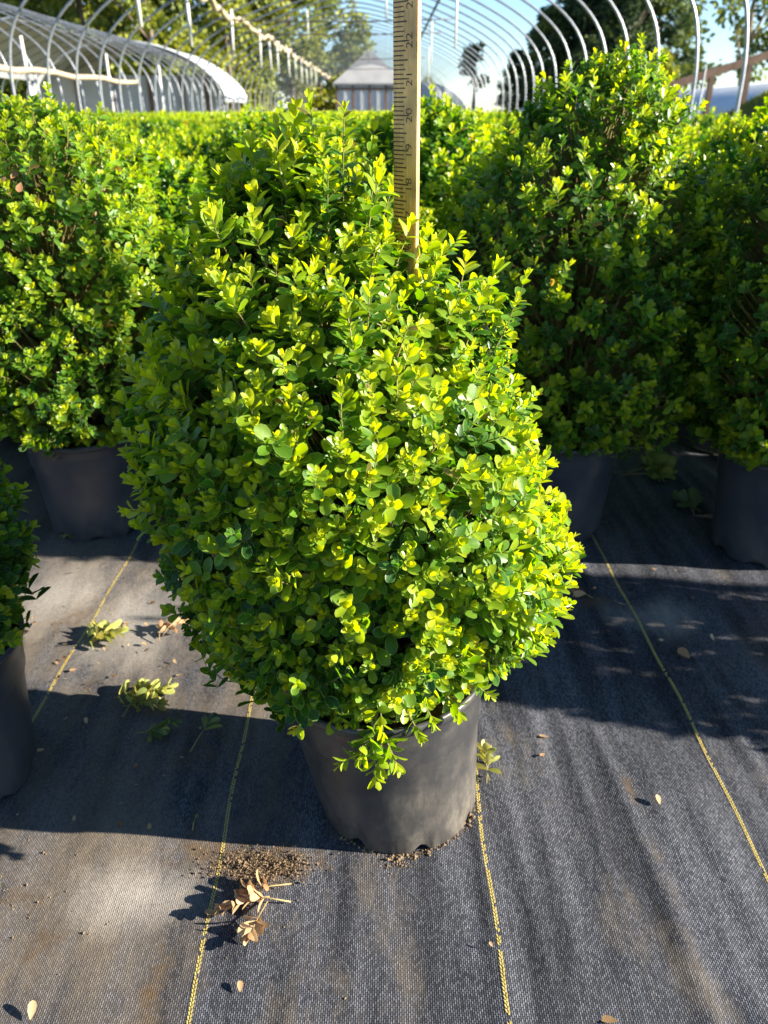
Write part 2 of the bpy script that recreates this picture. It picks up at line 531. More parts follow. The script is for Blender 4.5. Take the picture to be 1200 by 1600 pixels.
def ruler_mat():
    m, N, L = new_mat('ruler_wood')
    tc = nd(N, 'ShaderNodeTexCoord')
    mp = nd(N, 'ShaderNodeMapping')
    mp.inputs['Scale'].default_value = (1, 1, 0.05)
    L.new(tc.outputs['Object'], mp.inputs[0])
    n1 = nd(N, 'ShaderNodeTexNoise', i_Scale=420.0, i_Detail=6.0, i_Roughness=0.6)
    L.new(mp.outputs[0], n1.inputs['Vector'])
    n2 = nd(N, 'ShaderNodeTexNoise', i_Scale=45.0, i_Detail=6.0)
    L.new(tc.outputs['Object'], n2.inputs['Vector'])
    r1 = ramp(N, [(0.3, (0.66, 0.34, 0.10)), (0.7, (0.90, 0.53, 0.19))])
    L.new(n1.outputs['Fac'], r1.inputs[0])
    r2 = ramp(N, [(0.3, (0.62,) * 3), (0.6, (1.08,) * 3)])
    L.new(n2.outputs['Fac'], r2.inputs[0])
    mu = nd(N, 'ShaderNodeMix', data_type='RGBA', blend_type='MULTIPLY')
    mu.inputs[0].default_value = 1
    L.new(r1.outputs[0], mu.inputs[6])
    L.new(r2.outputs[0], mu.inputs[7])
    p = nd(N, 'ShaderNodeBsdfPrincipled', i_Roughness=0.55)
    L.new(mu.outputs[2], p.inputs['Base Color'])
    o = nd(N, 'ShaderNodeOutputMaterial')
    L.new(p.outputs[0], o.inputs[0])
    return m
M['ruler'] = ruler_mat()
M['ink'] = simple_mat('worn_black_ink', (0.02, 0.015, 0.012), (0.12, 0.08, 0.05), 160, 0.7)

# ------------------------------------------------------------------ ground
rng = np.random.default_rng(5)

def smooth_noise(x, y, seed, octaves):
    """sum of sines with irrational mixes: cheap, smooth, non repeating at this size."""
    r = np.random.default_rng(seed)
    out = np.zeros_like(x)
    for (fx, fy, amp) in octaves:
        for _ in range(5):
            a, b, ph = r.normal(0, fx), r.normal(0, fy), r.uniform(0, 6.28)
            out += amp / 2.2 * np.sin(a * x + b * y + ph)
    return out

def cloth_height(x, y):
    x = np.asarray(x, float); y = np.asarray(y, float)
    h = smooth_noise(x, y, 3, [(9, 6, 0.0022)])
    k = smooth_noise(x, y, 8, [(95, 9, 0.55), (160, 14, 0.30)])
    amp = np.clip(0.5 + 0.5 * smooth_noise(x, y, 21, [(7, 3, 0.6)]), 0.06, 1.2)
    side = 0.45 + 1.0 / (1 + np.exp(-(x - 0.12) * 14))
    return h + 0.0017 * amp * side * (k + 0.4 * np.abs(k))

def axis(parts):
    out = []
    for a, b, st in parts:
        n = max(1, int(round((b - a) / st)))
        out += list(np.linspace(a, b, n, endpoint=False))
    out.append(parts[-1][1])
    return np.array(out)

gx = axis([(-4.9, -1.6, 0.15), (-1.6, -0.75, 0.03), (-0.75, 0.95, 0.0052), (0.95, 1.6, 0.03), (1.6, 3.2, 0.15)])
gy = axis([(-2.0, 0.25, 0.08), (0.25, 1.45, 0.010), (1.45, 2.6, 0.03), (2.6, 6, 0.15), (6, 56, 1.0)])
X, Y = np.meshgrid(gx, gy)
Z = cloth_height(X, Y)
nx, ny = len(gx), len(gy)
idx = np.arange(nx * ny).reshape(ny, nx)
q = np.stack([idx[:-1, :-1], idx[:-1, 1:], idx[1:, 1:], idx[1:, :-1]], -1).reshape(-1, 4)
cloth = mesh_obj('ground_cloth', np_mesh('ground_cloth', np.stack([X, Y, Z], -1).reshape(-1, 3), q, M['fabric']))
tag(cloth, kind='structure')
mb = MB()
mb.add([(-500, -200, -0.03), (500, -200, -0.03), (500, 800, -0.03), (-500, 800, -0.03)], [(0, 1, 2, 3)])
tag(mb.build('ground', M['earth']), kind='structure')

def gz(x, y):
    return float(cloth_height(np.array([x]), np.array([y]))[0])

def thread_line(p0, p1, y0, y1, seed):
    """a yellow marker thread woven into the cloth: alternating slanted floats"""
    r = np.random.default_rng(seed)
    (xa, ya), (xb, yb) = p0, p1
    per = 0.0042
    ys = np.arange(y0, y1, per)
    xs = xa + (xb - xa) * (ys - ya) / (yb - ya) + 0.002 * np.sin(ys * 9 + seed) + 0.0012 * np.sin(ys * 31 + seed * 2)
    zs = cloth_height(xs, ys)
    keep = r.random(len(ys)) > 0.05
    V, F = [], []
    for x, y, z, k in zip(xs, ys, zs, keep):
        if not k: continue
        for sgn in (-1, 1):
            if r.random() < 0.06: continue
            cx = x + sgn * 0.00095 + r.normal(0, 0.00012)
            cy = y + (per / 2 if sgn > 0 else 0)
            wd, ln, sl_ = 0.00078, 0.0020, 0.0006 * sgn
            b = len(V)
            V += [(cx - wd - sl_ * .3, cy - ln * .7, z + .0004), (cx + wd - sl_ * .3, cy - ln, z + .0004), (cx + wd + sl_, cy + ln * .7, z + .0004), (cx - wd + sl_, cy + ln, z + .0004),
                  (cx, cy - ln * .4, z + .0007), (cx, cy + ln * .4, z + .0007)]
            F += [(b, b + 1, b + 4), (b + 1, b + 2, b + 5), (b + 1, b + 5, b + 4), (b + 2, b + 3, b + 5), (b + 3, b, b + 4), (b + 3, b + 4, b + 5)]
    o = mesh_obj('yellow_thread', np_mesh('yellow_thread', V, F, M['yellow'], smooth=True), cloth)
    o['kind'] = 'stuff'
    return o

def ground_at(px, py):
    """where the photograph's pixel meets the ground plane"""
    a = math.atan((py - 800) / FPX) + R(PITCH)
    d = EYE / math.tan(a)
    z = d * math.cos(R(PITCH)) + EYE * math.sin(R(PITCH))
    return (px - 600) * z / FPX, d

for i, (pa, pb) in enumerate([((190, 890), (40, 1150)), ((385, 1145), (290, 1600)), ((748, 1240), (795, 1600)), ((945, 870), (1200, 1365))]):
    thread_line(ground_at(*pa), ground_at(*pb), 0.30, 2.4, i + 3)

# ------------------------------------------------------------------ leaves
def leaf_grid(fine):
    if fine == 2:
        v = np.array([0.0, 0.16, 0.42, 0.72, 0.91, 1.0]); wd = np.array([0.10, 0.46, 0.90, 1.0, 0.68, 0.16]); u = np.array([-1, 0, 1.0])
    elif fine == 1:
        v = np.array([0.0, 0.4, 0.8, 1.0]); wd = np.array([0.12, 0.9, 0.92, 0.22]); u = np.array([-1, 0, 1.0])
    else:
        v = np.array([0.0, 0.55, 1.0]); wd = np.array([0.15, 1.0, 0.35]); u = np.array([-1, 1.0])
    U, Vv = np.meshgrid(u, v)
    Wd = np.repeat(wd[:, None], len(u), 1)
    nu, nv = len(u), len(v)
    ii = np.arange(nu * nv).reshape(nv, nu)
    qd = np.stack([ii[:-1, :-1], ii[:-1, 1:], ii[1:, 1:], ii[1:, :-1]], -1).reshape(-1, 4)
    return U.ravel(), Vv.ravel(), Wd.ravel(), qd
GRID = {k: leaf_grid(k) for k in (0, 1, 2)}

def leaves_mesh(name, Lf, fine, mat):
    """Lf: dict of arrays base(N,3) ax(N,3) nr(N,3) ln(N) wd(N) age(N) curl(N)"""
    U, V, Wd, qd = GRID[fine]
    n = len(Lf['ln'])
    b, a, nn = Lf['base'][:, None], Lf['ax'][:, None], Lf['nr'][:, None]
    s = np.cross(Lf['ax'], Lf['nr'])[:, None]
    ln = Lf['ln'][:, None, None]; wd = Lf['wd'][:, None, None]; cu = Lf['curl'][:, None, None]
    u = U[None, :, None]; v = V[None, :, None]; w_ = Wd[None, :, None]
    P = b + a * ln * v * (1 - 0.25 * np.abs(cu) * v) + s * wd * w_ * u * 0.5 + nn * (0.16 * np.abs(u) * wd * w_ + cu * ln * v * v)
    m = len(U)
    q = (qd[None] + (np.arange(n) * m)[:, None, None]).reshape(-1, 4)
    age = np.repeat(Lf['age'], m)
    uv = np.tile(np.stack([U * 0.5 + 0.5, V], -1), (n, 1))
    return np_mesh(name, P.reshape(-1, 3), q, mat, True, {'age': age}, uv)

def norm(a):
    return a / np.maximum(np.linalg.norm(a, axis=-1, keepdims=True), 1e-9)

def shoots_to_leaves(tip, d, nodes, young, r, size=1.0, spread=1.0):
    """opposite, decussate leaf pairs along each shoot, counted back from its tip"""
    out = dict(base=[], ax=[], nr=[], ln=[], wd=[], age=[], curl=[], shoot=[], node=[])
    n = len(tip)
    ref = norm(np.cross(d, r.normal(0, 1, (n, 3))))
    bi = np.cross(d, ref)
    az0 = r.uniform(0, 6.28, n)
    back = np.zeros(n)
    bend = r.normal(0, 0.10, (n, 3))
    big = r.uniform(0.78, 1.24, n)
    tone = r.normal(0, 0.07, n)
    for k in range(int(nodes.max())):
        act = k < nodes
        gap = (0.0018 + 0.0016 * k if k < 4 else 0.0070) * size * big * r.uniform(0.8, 1.25, n)
        back = back + gap
        th0 = np.radians(np.clip(16 + 13.5 * k, 0, 66)) * spread
        for side in (0, 1):
            az = az0 + k * (math.pi / 2) + side * math.pi + r.normal(0, 0.22, n)
            rad = ref * np.cos(az)[:, None] + bi * np.sin(az)[:, None]
            th = th0 + r.normal(0, 0.16, n)
            ax = norm(d * np.cos(th)[:, None] + rad * np.sin(th)[:, None] + r.normal(0, 0.07, (n, 3)))
            nr = d * np.sin(th)[:, None] - rad * np.cos(th)[:, None] + r.normal(0, 0.16, (n, 3))
            nr = norm(nr - ax * (nr * ax).sum(-1, keepdims=True))
            L_ = (0.0100 + 0.0029 * min(k, 3)) * size * big * r.uniform(0.80, 1.22, n)
            Wd = L_ * r.uniform(0.48, 0.62, n) * (0.80 if k == 0 else 1.0)
            age = np.where(young > 0.5, 0.02 + 0.10 * k + r.normal(0, 0.05, n), 0.42 + 0.10 * k + r.normal(0, 0.08, n))
            age = age + (1 - young) * 0.15 * (young <= 0.5)
            base = tip - d * back[:, None] + bend * (back[:, None] ** 2) * 20 * 0.2
            ok = act & (r.random(n) > 0.05)
            for key, val in (('base', base), ('ax', ax), ('nr', nr), ('ln', L_), ('wd', Wd), ('age', np.where(r.random(n) < 0.008, 1.12, np.clip(age + tone, 0, 1))), ('curl', r.normal(-0.06, 0.10, n))):
                out[key].append(val[ok])
            out['shoot'].append(np.arange(n)[ok]); out['node'].append(np.full(ok.sum(), k))
    return {k: np.concatenate(v) for k, v in out.items()}, back

def make_crown(seed, prof, n_out, n_in, flush=0.6, lean=0.0, leaders=(), size=1.0, lump=0.12, deep=1.0, stick=0.28):
    """prof: rows (height, centre x, radius) in the plant's own space (soil level pot: z up from ground)"""
    r = np.random.default_rng(seed)
    ph = np.array([p[0] for p in prof]); pc = np.array([p[1] for p in prof]); pr = np.array([p[2] for p in prof])
    def layer(n, fr_lo, fr_hi):
        hs = np.linspace(ph[0], ph[-1], 400)
        rr_ = np.interp(hs, ph, pr)
        slope = np.sqrt(1 + np.gradient(rr_, hs) ** 2)
        wgt = np.clip(rr_, 0.02, None) * np.clip(slope, 1, 2.5)
        cdf = np.cumsum(wgt); cdf /= cdf[-1]
        # stratified so that shoots are spread evenly, then jittered
        t = (np.arange(n) + r.uniform(0, 1, n)) / n
        h = np.interp(t, cdf, hs)
        phi = (np.arange(n) * 2.399963 + r.normal(0, 0.35, n)) % (2 * math.pi)
        R0 = np.interp(h, ph, pr)
        dR = np.interp(h, hs, np.gradient(rr_, hs))
        lp = 1 + lump * (np.sin(3 * phi + 14 * h + seed) * 0.5 + np.sin(5 * phi - 23 * h + 2 * seed) * 0.35 + np.sin(8 * phi + 37 * h + 3 * seed) * 0.3 + np.sin(2 * phi - 9 * h + seed * 5) * 0.35)
        f = r.uniform(fr_lo, fr_hi, n) ** 0.8
        Rr = R0 * lp * f
        cx = np.interp(h, ph, pc)
        P = np.stack([cx + np.cos(phi) * Rr, np.sin(phi) * Rr * deep, h + r.normal(0, 0.006, n)], -1)
        N_ = norm(np.stack([np.cos(phi), np.sin(phi), -np.clip(dR, -2.5, 0.8)], -1))
        return P, N_
    P1, N1 = layer(n_out, 0.93, 1.07)
    P2, N2 = layer(n_in, 0.62, 0.92)
    up = np.array([0, 0, 1.0])
    d1 = norm(N1 * 0.72 + up * 0.72 + r.normal(0, 0.27, P1.shape))
    d2 = norm(N2 * 0.7 + up * 0.5 + r.normal(0, 0.5, P2.shape))
    # some shoots stand proud of the clipped outline
    proud = (r.random(n_out) < stick) * r.uniform(0.004, 0.030, n_out) 
    P1 = P1 + d1 * proud[:, None]
    patch = np.sin(9 * P1[:, 0] + 7 * P1[:, 2] + seed) + np.sin(13 * P1[:, 1] - 11 * P1[:, 2] + 2 * seed)
    y1 = (r.random(n_out) < np.clip(flush + 0.16 * patch + 0.5 * (proud > 0) + 0.25 * (P1[:, 2] - ph.mean()), 0.08, 0.97)).astype(float)
    y2 = (r.random(n_in) < 0.10).astype(float)
    nodes1 = r.integers(5, 10, n_out); nodes2 = r.integers(4, 7, n_in)
    for (lx, ly, lz, dx, dy, n_nodes) in leaders:
        P1 = np.vstack([P1, [[lx, ly, lz]]])
        d1 = np.vstack([d1, norm(np.array([[dx, dy, 1.0]]))])
        y1 = np.append(y1, 1.0)
        nodes1 = np.append(nodes1, n_nodes)
    tips = np.vstack([P1, P2]); ds = np.vstack([d1, d2]); ys = np.append(y1, y2)
    nodes = np.append(nodes1, nodes2)
    Lf, back = shoots_to_leaves(tips, ds, nodes, ys, r, size)
    Lf['outer'] = Lf['shoot'] < len(P1)
    return Lf, tips, ds, nodes, prof, r

def stems_mesh(name, tips, ds, nodes, prof, r, mat, every=1, base_z=0.2, cxb=0.0):
    """twigs: three-sided tapering stalks from each shoot tip back into the plant, plus main branches"""
    sel = np.arange(0, len(tips), every)
    tips, ds, nodes = tips[sel], ds[sel], nodes[sel]
    n = len(tips)
    ph = np.array([p[0] for p in prof]); pc = np.array([p[1] for p in prof])
    L1 = (0.012 + 0.007 * nodes)[:, None]
    A = tips - ds * 0.003
    B = tips - ds * L1
    h2 = np.clip(B[:, 2] - 0.10 - r.uniform(0, .06, n), base_z, None)
    ax = np.stack([np.interp(h2, ph, pc) * 0.8, np.zeros(n), h2], -1)
    C = B + (ax - B) * 0.38
    D = B + (ax - B) * 0.85
    rings = []
    bend = B - (D - B) * 0.15
    for t_, rad in ((0, 0.00045), (.16, .0006), (.36, 0.0008), (.62, 0.0011), (1, 0.0016)):
        P = A * (1 - t_) ** 2 + bend * 2 * t_ * (1 - t_) + D * t_ ** 2
        t = norm(D - A)
        e1 = norm(np.cross(t, np.array([0.31, 0.2, 0.93])))
        e2 = np.cross(t, e1)
        for k in range(3):
            an = 2 * math.pi * k / 3
            rings.append(P + (e1 * math.cos(an) + e2 * math.sin(an)) * rad)
    Vv = np.stack(rings, 1).reshape(-1, 3)
    qd = []
    for i in range(4):
        for k in range(3):
            a, b = i * 3 + k, i * 3 + (k + 1) % 3
            qd.append((a, b, b + 3, a + 3))
    qd = np.array(qd)
    q = (qd[None] + (np.arange(n) * 15)[:, None, None]).reshape(-1, 4)
    return np_mesh(name, Vv, q, mat)

def branch_mesh(name, prof, r, base_z, mat, n=16):
    mb = MB()
    ph = [p[0] for p in prof]; top = ph[-1]
    for i in range(n):
        a = i * 2.4 + r.uniform(-.3, .3)
        zt = base_z + (top - base_z) * (0.35 + 0.55 * ((i * 0.618) % 1))
        Rr = float(np.interp(zt, ph, [p[2] for p in prof])) * 0.75
        cx = float(np.interp(zt, ph, [p[1] for p in prof]))
        e = Vector((cx + math.cos(a) * Rr, math.sin(a) * Rr, zt))
        b = Vector((math.cos(a) * 0.012, math.sin(a) * 0.012, base_z - 0.01))
        m_ = b.lerp(e, 0.5) + Vector((-math.cos(a) * Rr * 0.12, -math.sin(a) * Rr * .12, 0.01)) + Vector(r.normal(0, .006, 3))
        mb.tube([b, b.lerp(m_, .5) + Vector(r.normal(0, .003, 3)), m_, m_.lerp(e, .5) + Vector(r.normal(0, .004, 3)), e], [.0055, .0045, .0036, .0027, .0016], 5)
    return mb.mesh(name, mat, True)

# leaf meshes shared by the single leaves: five ages
def unit_leaf(age, k):
    rr_ = np.random.default_rng(100 + k)
    Lf = dict(base=np.zeros((1, 3)), ax=np.array([[0, 1.0, 0]]), nr=np.array([[0, 0, 1.0]]), ln=np.array([1.0]), wd=np.array([0.58 + 0.05 * (k % 2)]), age=np.array([age]), curl=np.array([-0.10 + 0.09 * (k % 3)]))
    return leaves_mesh('leaf', Lf, 2, M['leaf'])
LEAF_AGES = [0.05, 0.15, 0.27, 0.40, 0.52, 0.64, 0.78]
LEAF_MESH = [unit_leaf(a, i) for i, a in enumerate(LEAF_AGES)]

def subset(Lf, m):
    return {k: v[m] for k, v in Lf.items()}

def add_single_leaves(root, Lf, n_single, loc):
    """the leaves that show largest from the camera's side become objects of their own"""
    world = Lf['base'] + np.array(loc)
    tocam = norm(np.array([0, 0, EYE]) - world)
    dist = np.linalg.norm(np.array([0, 0, EYE]) - world, axis=1)
    ctr = np.array([np.interp(Lf['base'][:, 2], [0, 1], [0, 0]), np.zeros(len(dist)), Lf['base'][:, 2] * 0.85]).T
    outward = norm(Lf['base'] - ctr)
    facing = (outward * tocam).sum(-1)
    area = Lf['ln'] * Lf['wd'] / dist ** 2 * np.abs((Lf['nr'] * tocam).sum(-1))
    score = np.where(Lf['outer'] & (Lf['node'] <= 4) & (facing > 0.35), area, 0)
    order = np.argsort(-score)
    # in the frame only
    zc = world[:, 1] * math.cos(R(PITCH)) + (EYE - world[:, 2]) * math.sin(R(PITCH))
    yc = (EYE - world[:, 2]) * math.cos(R(PITCH)) - world[:, 1] * math.sin(R(PITCH))
    inn = (np.abs(world[:, 0] / zc) < 600 / FPX) & (np.abs(yc / zc) < 800 / FPX)
    order = [i for i in order if inn[i] and score[i] > 0][:n_single]
    mask = np.ones(len(dist), bool)
    for i in order:
        mask[i] = False
        a, nn = Vector(Lf['ax'][i]), Vector(Lf['nr'][i])
        s = a.cross(nn)
        j = int(np.argmin(np.abs(np.array(LEAF_AGES) - Lf['age'][i])))
        o = bpy.data.objects.new('leaf', LEAF_MESH[j])
        ln = Lf['ln'][i]
        Mx = Matrix((s * ln, a * ln, nn * ln)).transposed().to_4x4()
        Mx.translation = Vector(Lf['base'][i])
        COL.objects.link(o)
        o.parent = root
        o.matrix_local = Mx
    return subset(Lf, mask)

# ------------------------------------------------------------------ pots
POT_H, POT_R0, POT_R1 = 0.210, 0.0965, 0.1185

def pot_meshes(shift=0.0, notches=True, seed=1, seg=72, mat='clean_pot'):
    """lathe: outside wall, rolled lip, inside wall; the foot has drainage notches"""
    r = random.Random(seed)
    prof = [(POT_R0 * 0.90, 0.004), (POT_R0 * 0.975, 0.0), (POT_R0, 0.004), (POT_R0 + 0.0042, 0.05), (POT_R0 + .0095, 0.11), (POT_R0 + .0140, 0.16), (POT_R1 - .0015, 0.197)]
    V, F = [], []
    notch = {}
    if notches:
        for k in range(8):
            c = int((k + 0.35) * seg / 8)
            for dk, hh in ((-1, .007), (0, .013), (1, .010)):
                notch[(c + dk) % seg] = hh
    for j, (rad, z) in enumerate(prof):
        for k in range(seg):
            a = 2 * math.pi * k / seg
            zz = z
            if j in (1, 2): zz = z + notch.get(k, 0.0)
            wob = 1 + 0.006 * math.sin(2 * a + seed) * (z / POT_H)
            V.append((math.cos(a) * rad * wob + shift * z / POT_H, math.sin(a) * rad * wob, zz))
    for j in range(len(prof) - 1):
        for k in range(seg):
            a, b = j * seg + k, j * seg + (k + 1) % seg
            F.append((a, b, b + seg, a + seg))
    body = bpy.data.meshes.new('pot_wall')
    body.from_pydata(V, [], F)
    for p in body.polygons: p.use_smooth = True
    body.materials.append(M[mat])
    # lip
    lip = [(POT_R1 - .0015, .1965), (POT_R1 + .0018, .1985), (POT_R1 + .0030, .2025), (POT_R1 + .0026, .2070), (POT_R1 + .0004, .2096), (POT_R1 - .0022, .2092), (POT_R1 - .0034, .206), (POT_R1 - .0036, .19), (POT_R1 - .006, .15)]
    V, F = [], []
    for rad, z in lip:
        for k in range(seg):
            a = 2 * math.pi * k / seg
            wob = 1 + 0.006 * math.sin(2 * a + seed)
            V.append((math.cos(a) * rad * wob + shift * z / POT_H, math.sin(a) * rad * wob, z + .0008 * math.sin(3 * a + seed)))
    for j in range(len(lip) - 1):
        for k in range(seg):
            a, b = j * seg + k, j * seg + (k + 1) % seg
            F.append((a, b, b + seg, a + seg))
    rim = bpy.data.meshes.new('pot_rim')
    rim.from_pydata(V, [], F)
    for p in rim.polygons: p.use_smooth = True
    rim.materials.append(M[mat])
    # soil: rough disc
    V, F = [(shift * .9, 0, .187)], []
    rings = 9
    for j in range(1, rings + 1):
        for k in range(40):
            a = 2 * math.pi * k / 40
            rad = (POT_R1 - .0045) * j / rings
            V.append((math.cos(a) * rad + shift * .9, math.sin(a) * rad, .185 + r.uniform(-.004, .005)))
    for k in range(40): F.append((0, 1 + k, 1 + (k + 1) % 40))
    for j in range(rings - 1):
        for k in range(40):
            a, b = 1 + j * 40 + k, 1 + j * 40 + (k + 1) % 40
            F.append((a, b, b + 40, a + 40))
    soil = bpy.data.meshes.new('potting_soil')
    soil.from_pydata(V, [], F)
    soil.materials.append(M['potting'])
    return body, rim, soil

BODY, RIM, SOIL = pot_meshes(0, True, 4)

def potted(name_loc, label, group, crown_args, fine, n_single, pot=None, foliage_mat='leaf', stems_every=1, foliage_off=(0, 0, 0)):
    root = empty('potted_shrub', name_loc)
    tag(root, label, 'potted shrub', group)
    b, rm, so_ = pot or (BODY, RIM, SOIL)
    po = mesh_obj('pot', b, root)
    mesh_obj('rim', rm, po)
    mesh_obj('soil', so_, root)
    Lf, tips, ds, nodes, prof, r = make_crown(**crown_args)
    if n_single: Lf = add_single_leaves(root, Lf, n_single, name_loc)
    front = Lf['outer'] & (Lf['base'][:, 1] < (0.10 if fine == 2 else 0.04))
    fo = mesh_obj('foliage', leaves_mesh('foliage', subset(Lf, front), fine, M[foliage_mat]), root)
    fo['kind'] = 'stuff'
    fo = mesh_obj('inner_foliage', leaves_mesh('inner_foliage', subset(Lf, ~front), fine - 1, M[foliage_mat]), root)
    fo['kind'] = 'stuff'
    st = mesh_obj('twigs', stems_mesh('twigs', tips, ds, nodes, prof, r, M['green_stem'], stems_every), root)
    st['kind'] = 'stuff'
    mesh_obj('branches', branch_mesh('branches', prof, r, 0.19, M['stem']), root)
    return root

GRP = 'boxwood shrubs standing in black pots'
# the plant in front; heights from the ground, centre x relative to its own foot
MAIN = (0.0175, 0.710, 0.0)
main_prof = [(0.212, -0.040, 0.100), (0.238, -0.048, 0.142), (0.28, -0.036, 0.172), (0.34, -0.026, 0.180), (0.43, -0.046, 0.186), (0.50, -0.062, 0.175), (0.555, -0.068, 0.158), (0.60, -0.072, 0.135), (0.635, -0.085, 0.105), (0.67, -0.098, 0.074), (0.70, -0.098, 0.048), (0.72, -0.092, 0.026), (0.738, -0.085, 0.010)]
main_leaders = [(-.17, -.02, .69, -.3, -.1, 10), (-.06, -.06, .72, .05, -.15, 12), (-.14, .02, .70, -.2, 0, 10), (-.01, .01, .70, .3, 0, 10), (.005, -.03, .675, .35, -.1, 9), (-0.048, -0.03, 0.758, 0.05, -0.05, 14), (-0.075, -.03, 0.765, -0.1, 0.0, 10), (-0.09, .01, .760, .1, 0, 10), (-0.125, -0.02, 0.735, -0.15, 0.0, 10), (-0.025, 0.0, 0.745, 0.15, 0, 12), (-.145, -.02, .715, -.2, -.1, 9), (-.10, -.05, .735, -.1, -.1, 10), (-.02, -.03, .72, .3, -.1, 9), (-0.16, 0.0, 0.715, -0.25, 0, 9), (-0.02, -0.05, 0.715, .25, -.1, 9),
                (0.05, -0.05, 0.650, 0.2, -0.05, 10), (0.078, -0.03, 0.640, 0.35, 0.0, 11), (0.105, -0.02, 0.630, 0.35, 0.0, 11), (0.095, -.04, .615, .3, -.1, 10), (.065, -.05, .625, .2, -.1, 10), (-0.065, -.05, .735, 0, -.1, 12), (-0.19, -.02, .655, -.35, 0, 8)]
main = potted(MAIN, 'boxwood shrub in a dusty black pot standing alone in front, ruler stuck in it', GRP,
              dict(seed=11, prof=main_prof, n_out=2100, n_in=1050, flush=0.72, leaders=main_leaders, size=0.82, deep=0.88, lump=0.11, stick=0.36), 2, 300, pot=pot_meshes(-0.025, True, 4, 96, 'pot'))
# the twig that hangs over the rim
rt = np.random.default_rng(77)
tipd = []
for (tx, ty, tz, dx, dy, dz, nn) in ((-0.024, -0.150, 0.168, 0.10, -0.45, -0.75, 8), (-0.062, -0.146, 0.188, -0.8, -0.5, -0.3, 8), (-0.004, -0.145, 0.186, 0.3, -0.6, -0.4, 7), (-0.020, -0.146, 0.182, 0.0, -0.7, -0.5, 7), (-0.042, -0.146, 0.196, -0.4, -0.7, -0.4, 7), (0.02, -0.127, 0.205, 0.4, -0.7, -0.4, 6), (-0.03, -0.124, 0.20, -0.1, -0.7, -0.5, 6),
                                     (0.032, -.128, .225, .4, -.7, -.5, 6), (-.10, -.115, .225, -.5, -.6, -.4, 6), (-.12, -.10, .215, -.6, -.5, -.4, 7), (-.14, -.09, .23, -.6, -.5, -.3, 7), (.06, -.11, .22, .5, -.6, -.4, 6), (.09, -.10, .235, .7, -.5, -.3, 6)):
    tipd.append((tx, ty, tz, dx, dy, dz, nn))
tipd = np.array(tipd)
Lh, _ = shoots_to_leaves(tipd[:, :3], norm(tipd[:, 3:6]), tipd[:, 6].astype(int), np.ones(len(tipd)), rt, 1.0)
Lh['age'] = np.clip(Lh['age'] * .8 + 0.06, 0, 1)
hang = mesh_obj('hanging_twig', leaves_mesh('hanging_twig', Lh, 2, M['leaf']), main)
hang['kind'] = 'stuff'
mb = MB()
for t in tipd:
    p = Vector(t[:3]); d = Vector(t[3:6]).normalized()
    mb.tube([p, p - d * .03, (p - d * .055) + Vector((0, .02, .012)), Vector((t[0] * .6, -.07, .235))], [.0007, .0010, .0013, .0016], 4)
mb.build('twig_stalk', M['green_stem'], hang)

# the row behind
def near_prof(h, rad, base=0.215, cx=0.0):
    k = h - base
    return [(base - .01, cx, rad * .62), (base + .05 * k, cx, rad * .86), (base + .2 * k, cx, rad), (base + .45 * k, cx, rad * 1.0), (base + .65 * k, cx, rad * .90), (base + .8 * k, cx, rad * .72), (base + .92 * k, cx, rad * .45), (base + k, cx, rad * .12)]
def broad_prof(h, rad, base=0.228, cx=0.0):
    k = h - base
    return [(base - .01, cx, rad * .60), (base + .05 * k, cx, rad * .84), (base + .2 * k, cx, rad * .98), (base + .5 * k, cx, rad * 1.0), (base + .72 * k, cx, rad * .94), (base + .86 * k, cx, rad * .78), (base + .94 * k, cx, rad * .52), (base + k, cx, rad * .18)]
row_pot = lambda s: pot_meshes(0, True, s, 56)
left_shrub = potted((-0.585, 1.44, 0), 'tall potted boxwood behind and to the left of the lone front shrub', GRP,
       dict(seed=21, prof=broad_prof(0.775, 0.205, base=.228), n_out=1450, n_in=650, size=0.86, flush=0.85, leaders=[(-.05, 0, .815, .1, 0, 9), (-.07, .02, .81, 0, 0, 9), (-.03, -.03, .80, 0, 0, 9), (.06, -.05, .79, .1, -.1, 8), (-.14, 0, .795, 0, 0, 8), (.12, 0, .765, .2, 0, 8), (-.11, -.06, .79, 0, 0, 9)]), 1, 300, pot=row_pot(5))
potted((0.345, 1.43, 0), 'tallest boxwood shrub, its pointed leader rising over the hedge right of the ruler', GRP,
       dict(seed=31, prof=broad_prof(0.755, 0.228, cx=-0.005)[:-1] + [(0.765, .015, .125), (.79, .02, .09), (.82, .025, .06), (.838, .027, .02)], n_out=1500, n_in=700, size=0.86, flush=0.68,
            leaders=[(0.028, 0, .850, 0.03, 0, 13), (0.0, 0.0, .825, -.1, 0, 10), (.055, 0, .835, .12, 0, 11), (.01, .01, .835, -.05, 0, 12), (.045, -.02, .835, .1, 0, 12), (-.015, .02, .815, -.2, 0, 9), (.085, 0, .82, .25, 0, 9), (.11, 0, .80, .2, 0, 9), (-.02, -.03, .81, -.2, -.1, 9), (.075, -.02, .80, .2, 0, 9), (.03, -.04, .82, .0, -.1, 10), (.15, 0, .775, .2, 0, 8), (-.10, 0, .785, -.1, 0, 9), (-.15, -.03, .755, -.2, 0, 8), (-.06, -.05, .79, 0, 0, 9)]), 1, 300, pot=row_pot(6))
potted((0.742, 1.33, 0), 'potted boxwood cut off by the right edge of the photo', GRP,
       dict(seed=41, prof=broad_prof(0.765, 0.215, base=0.225), n_out=1450, n_in=650, size=0.86, flush=0.7, leaders=[(-.07, 0, .825, -.1, 0, 9), (-.16, -.03, .79, -.1, 0, 8), (0.02, 0, .835, 0, 0, 9)]), 1, 300, pot=row_pot(7))
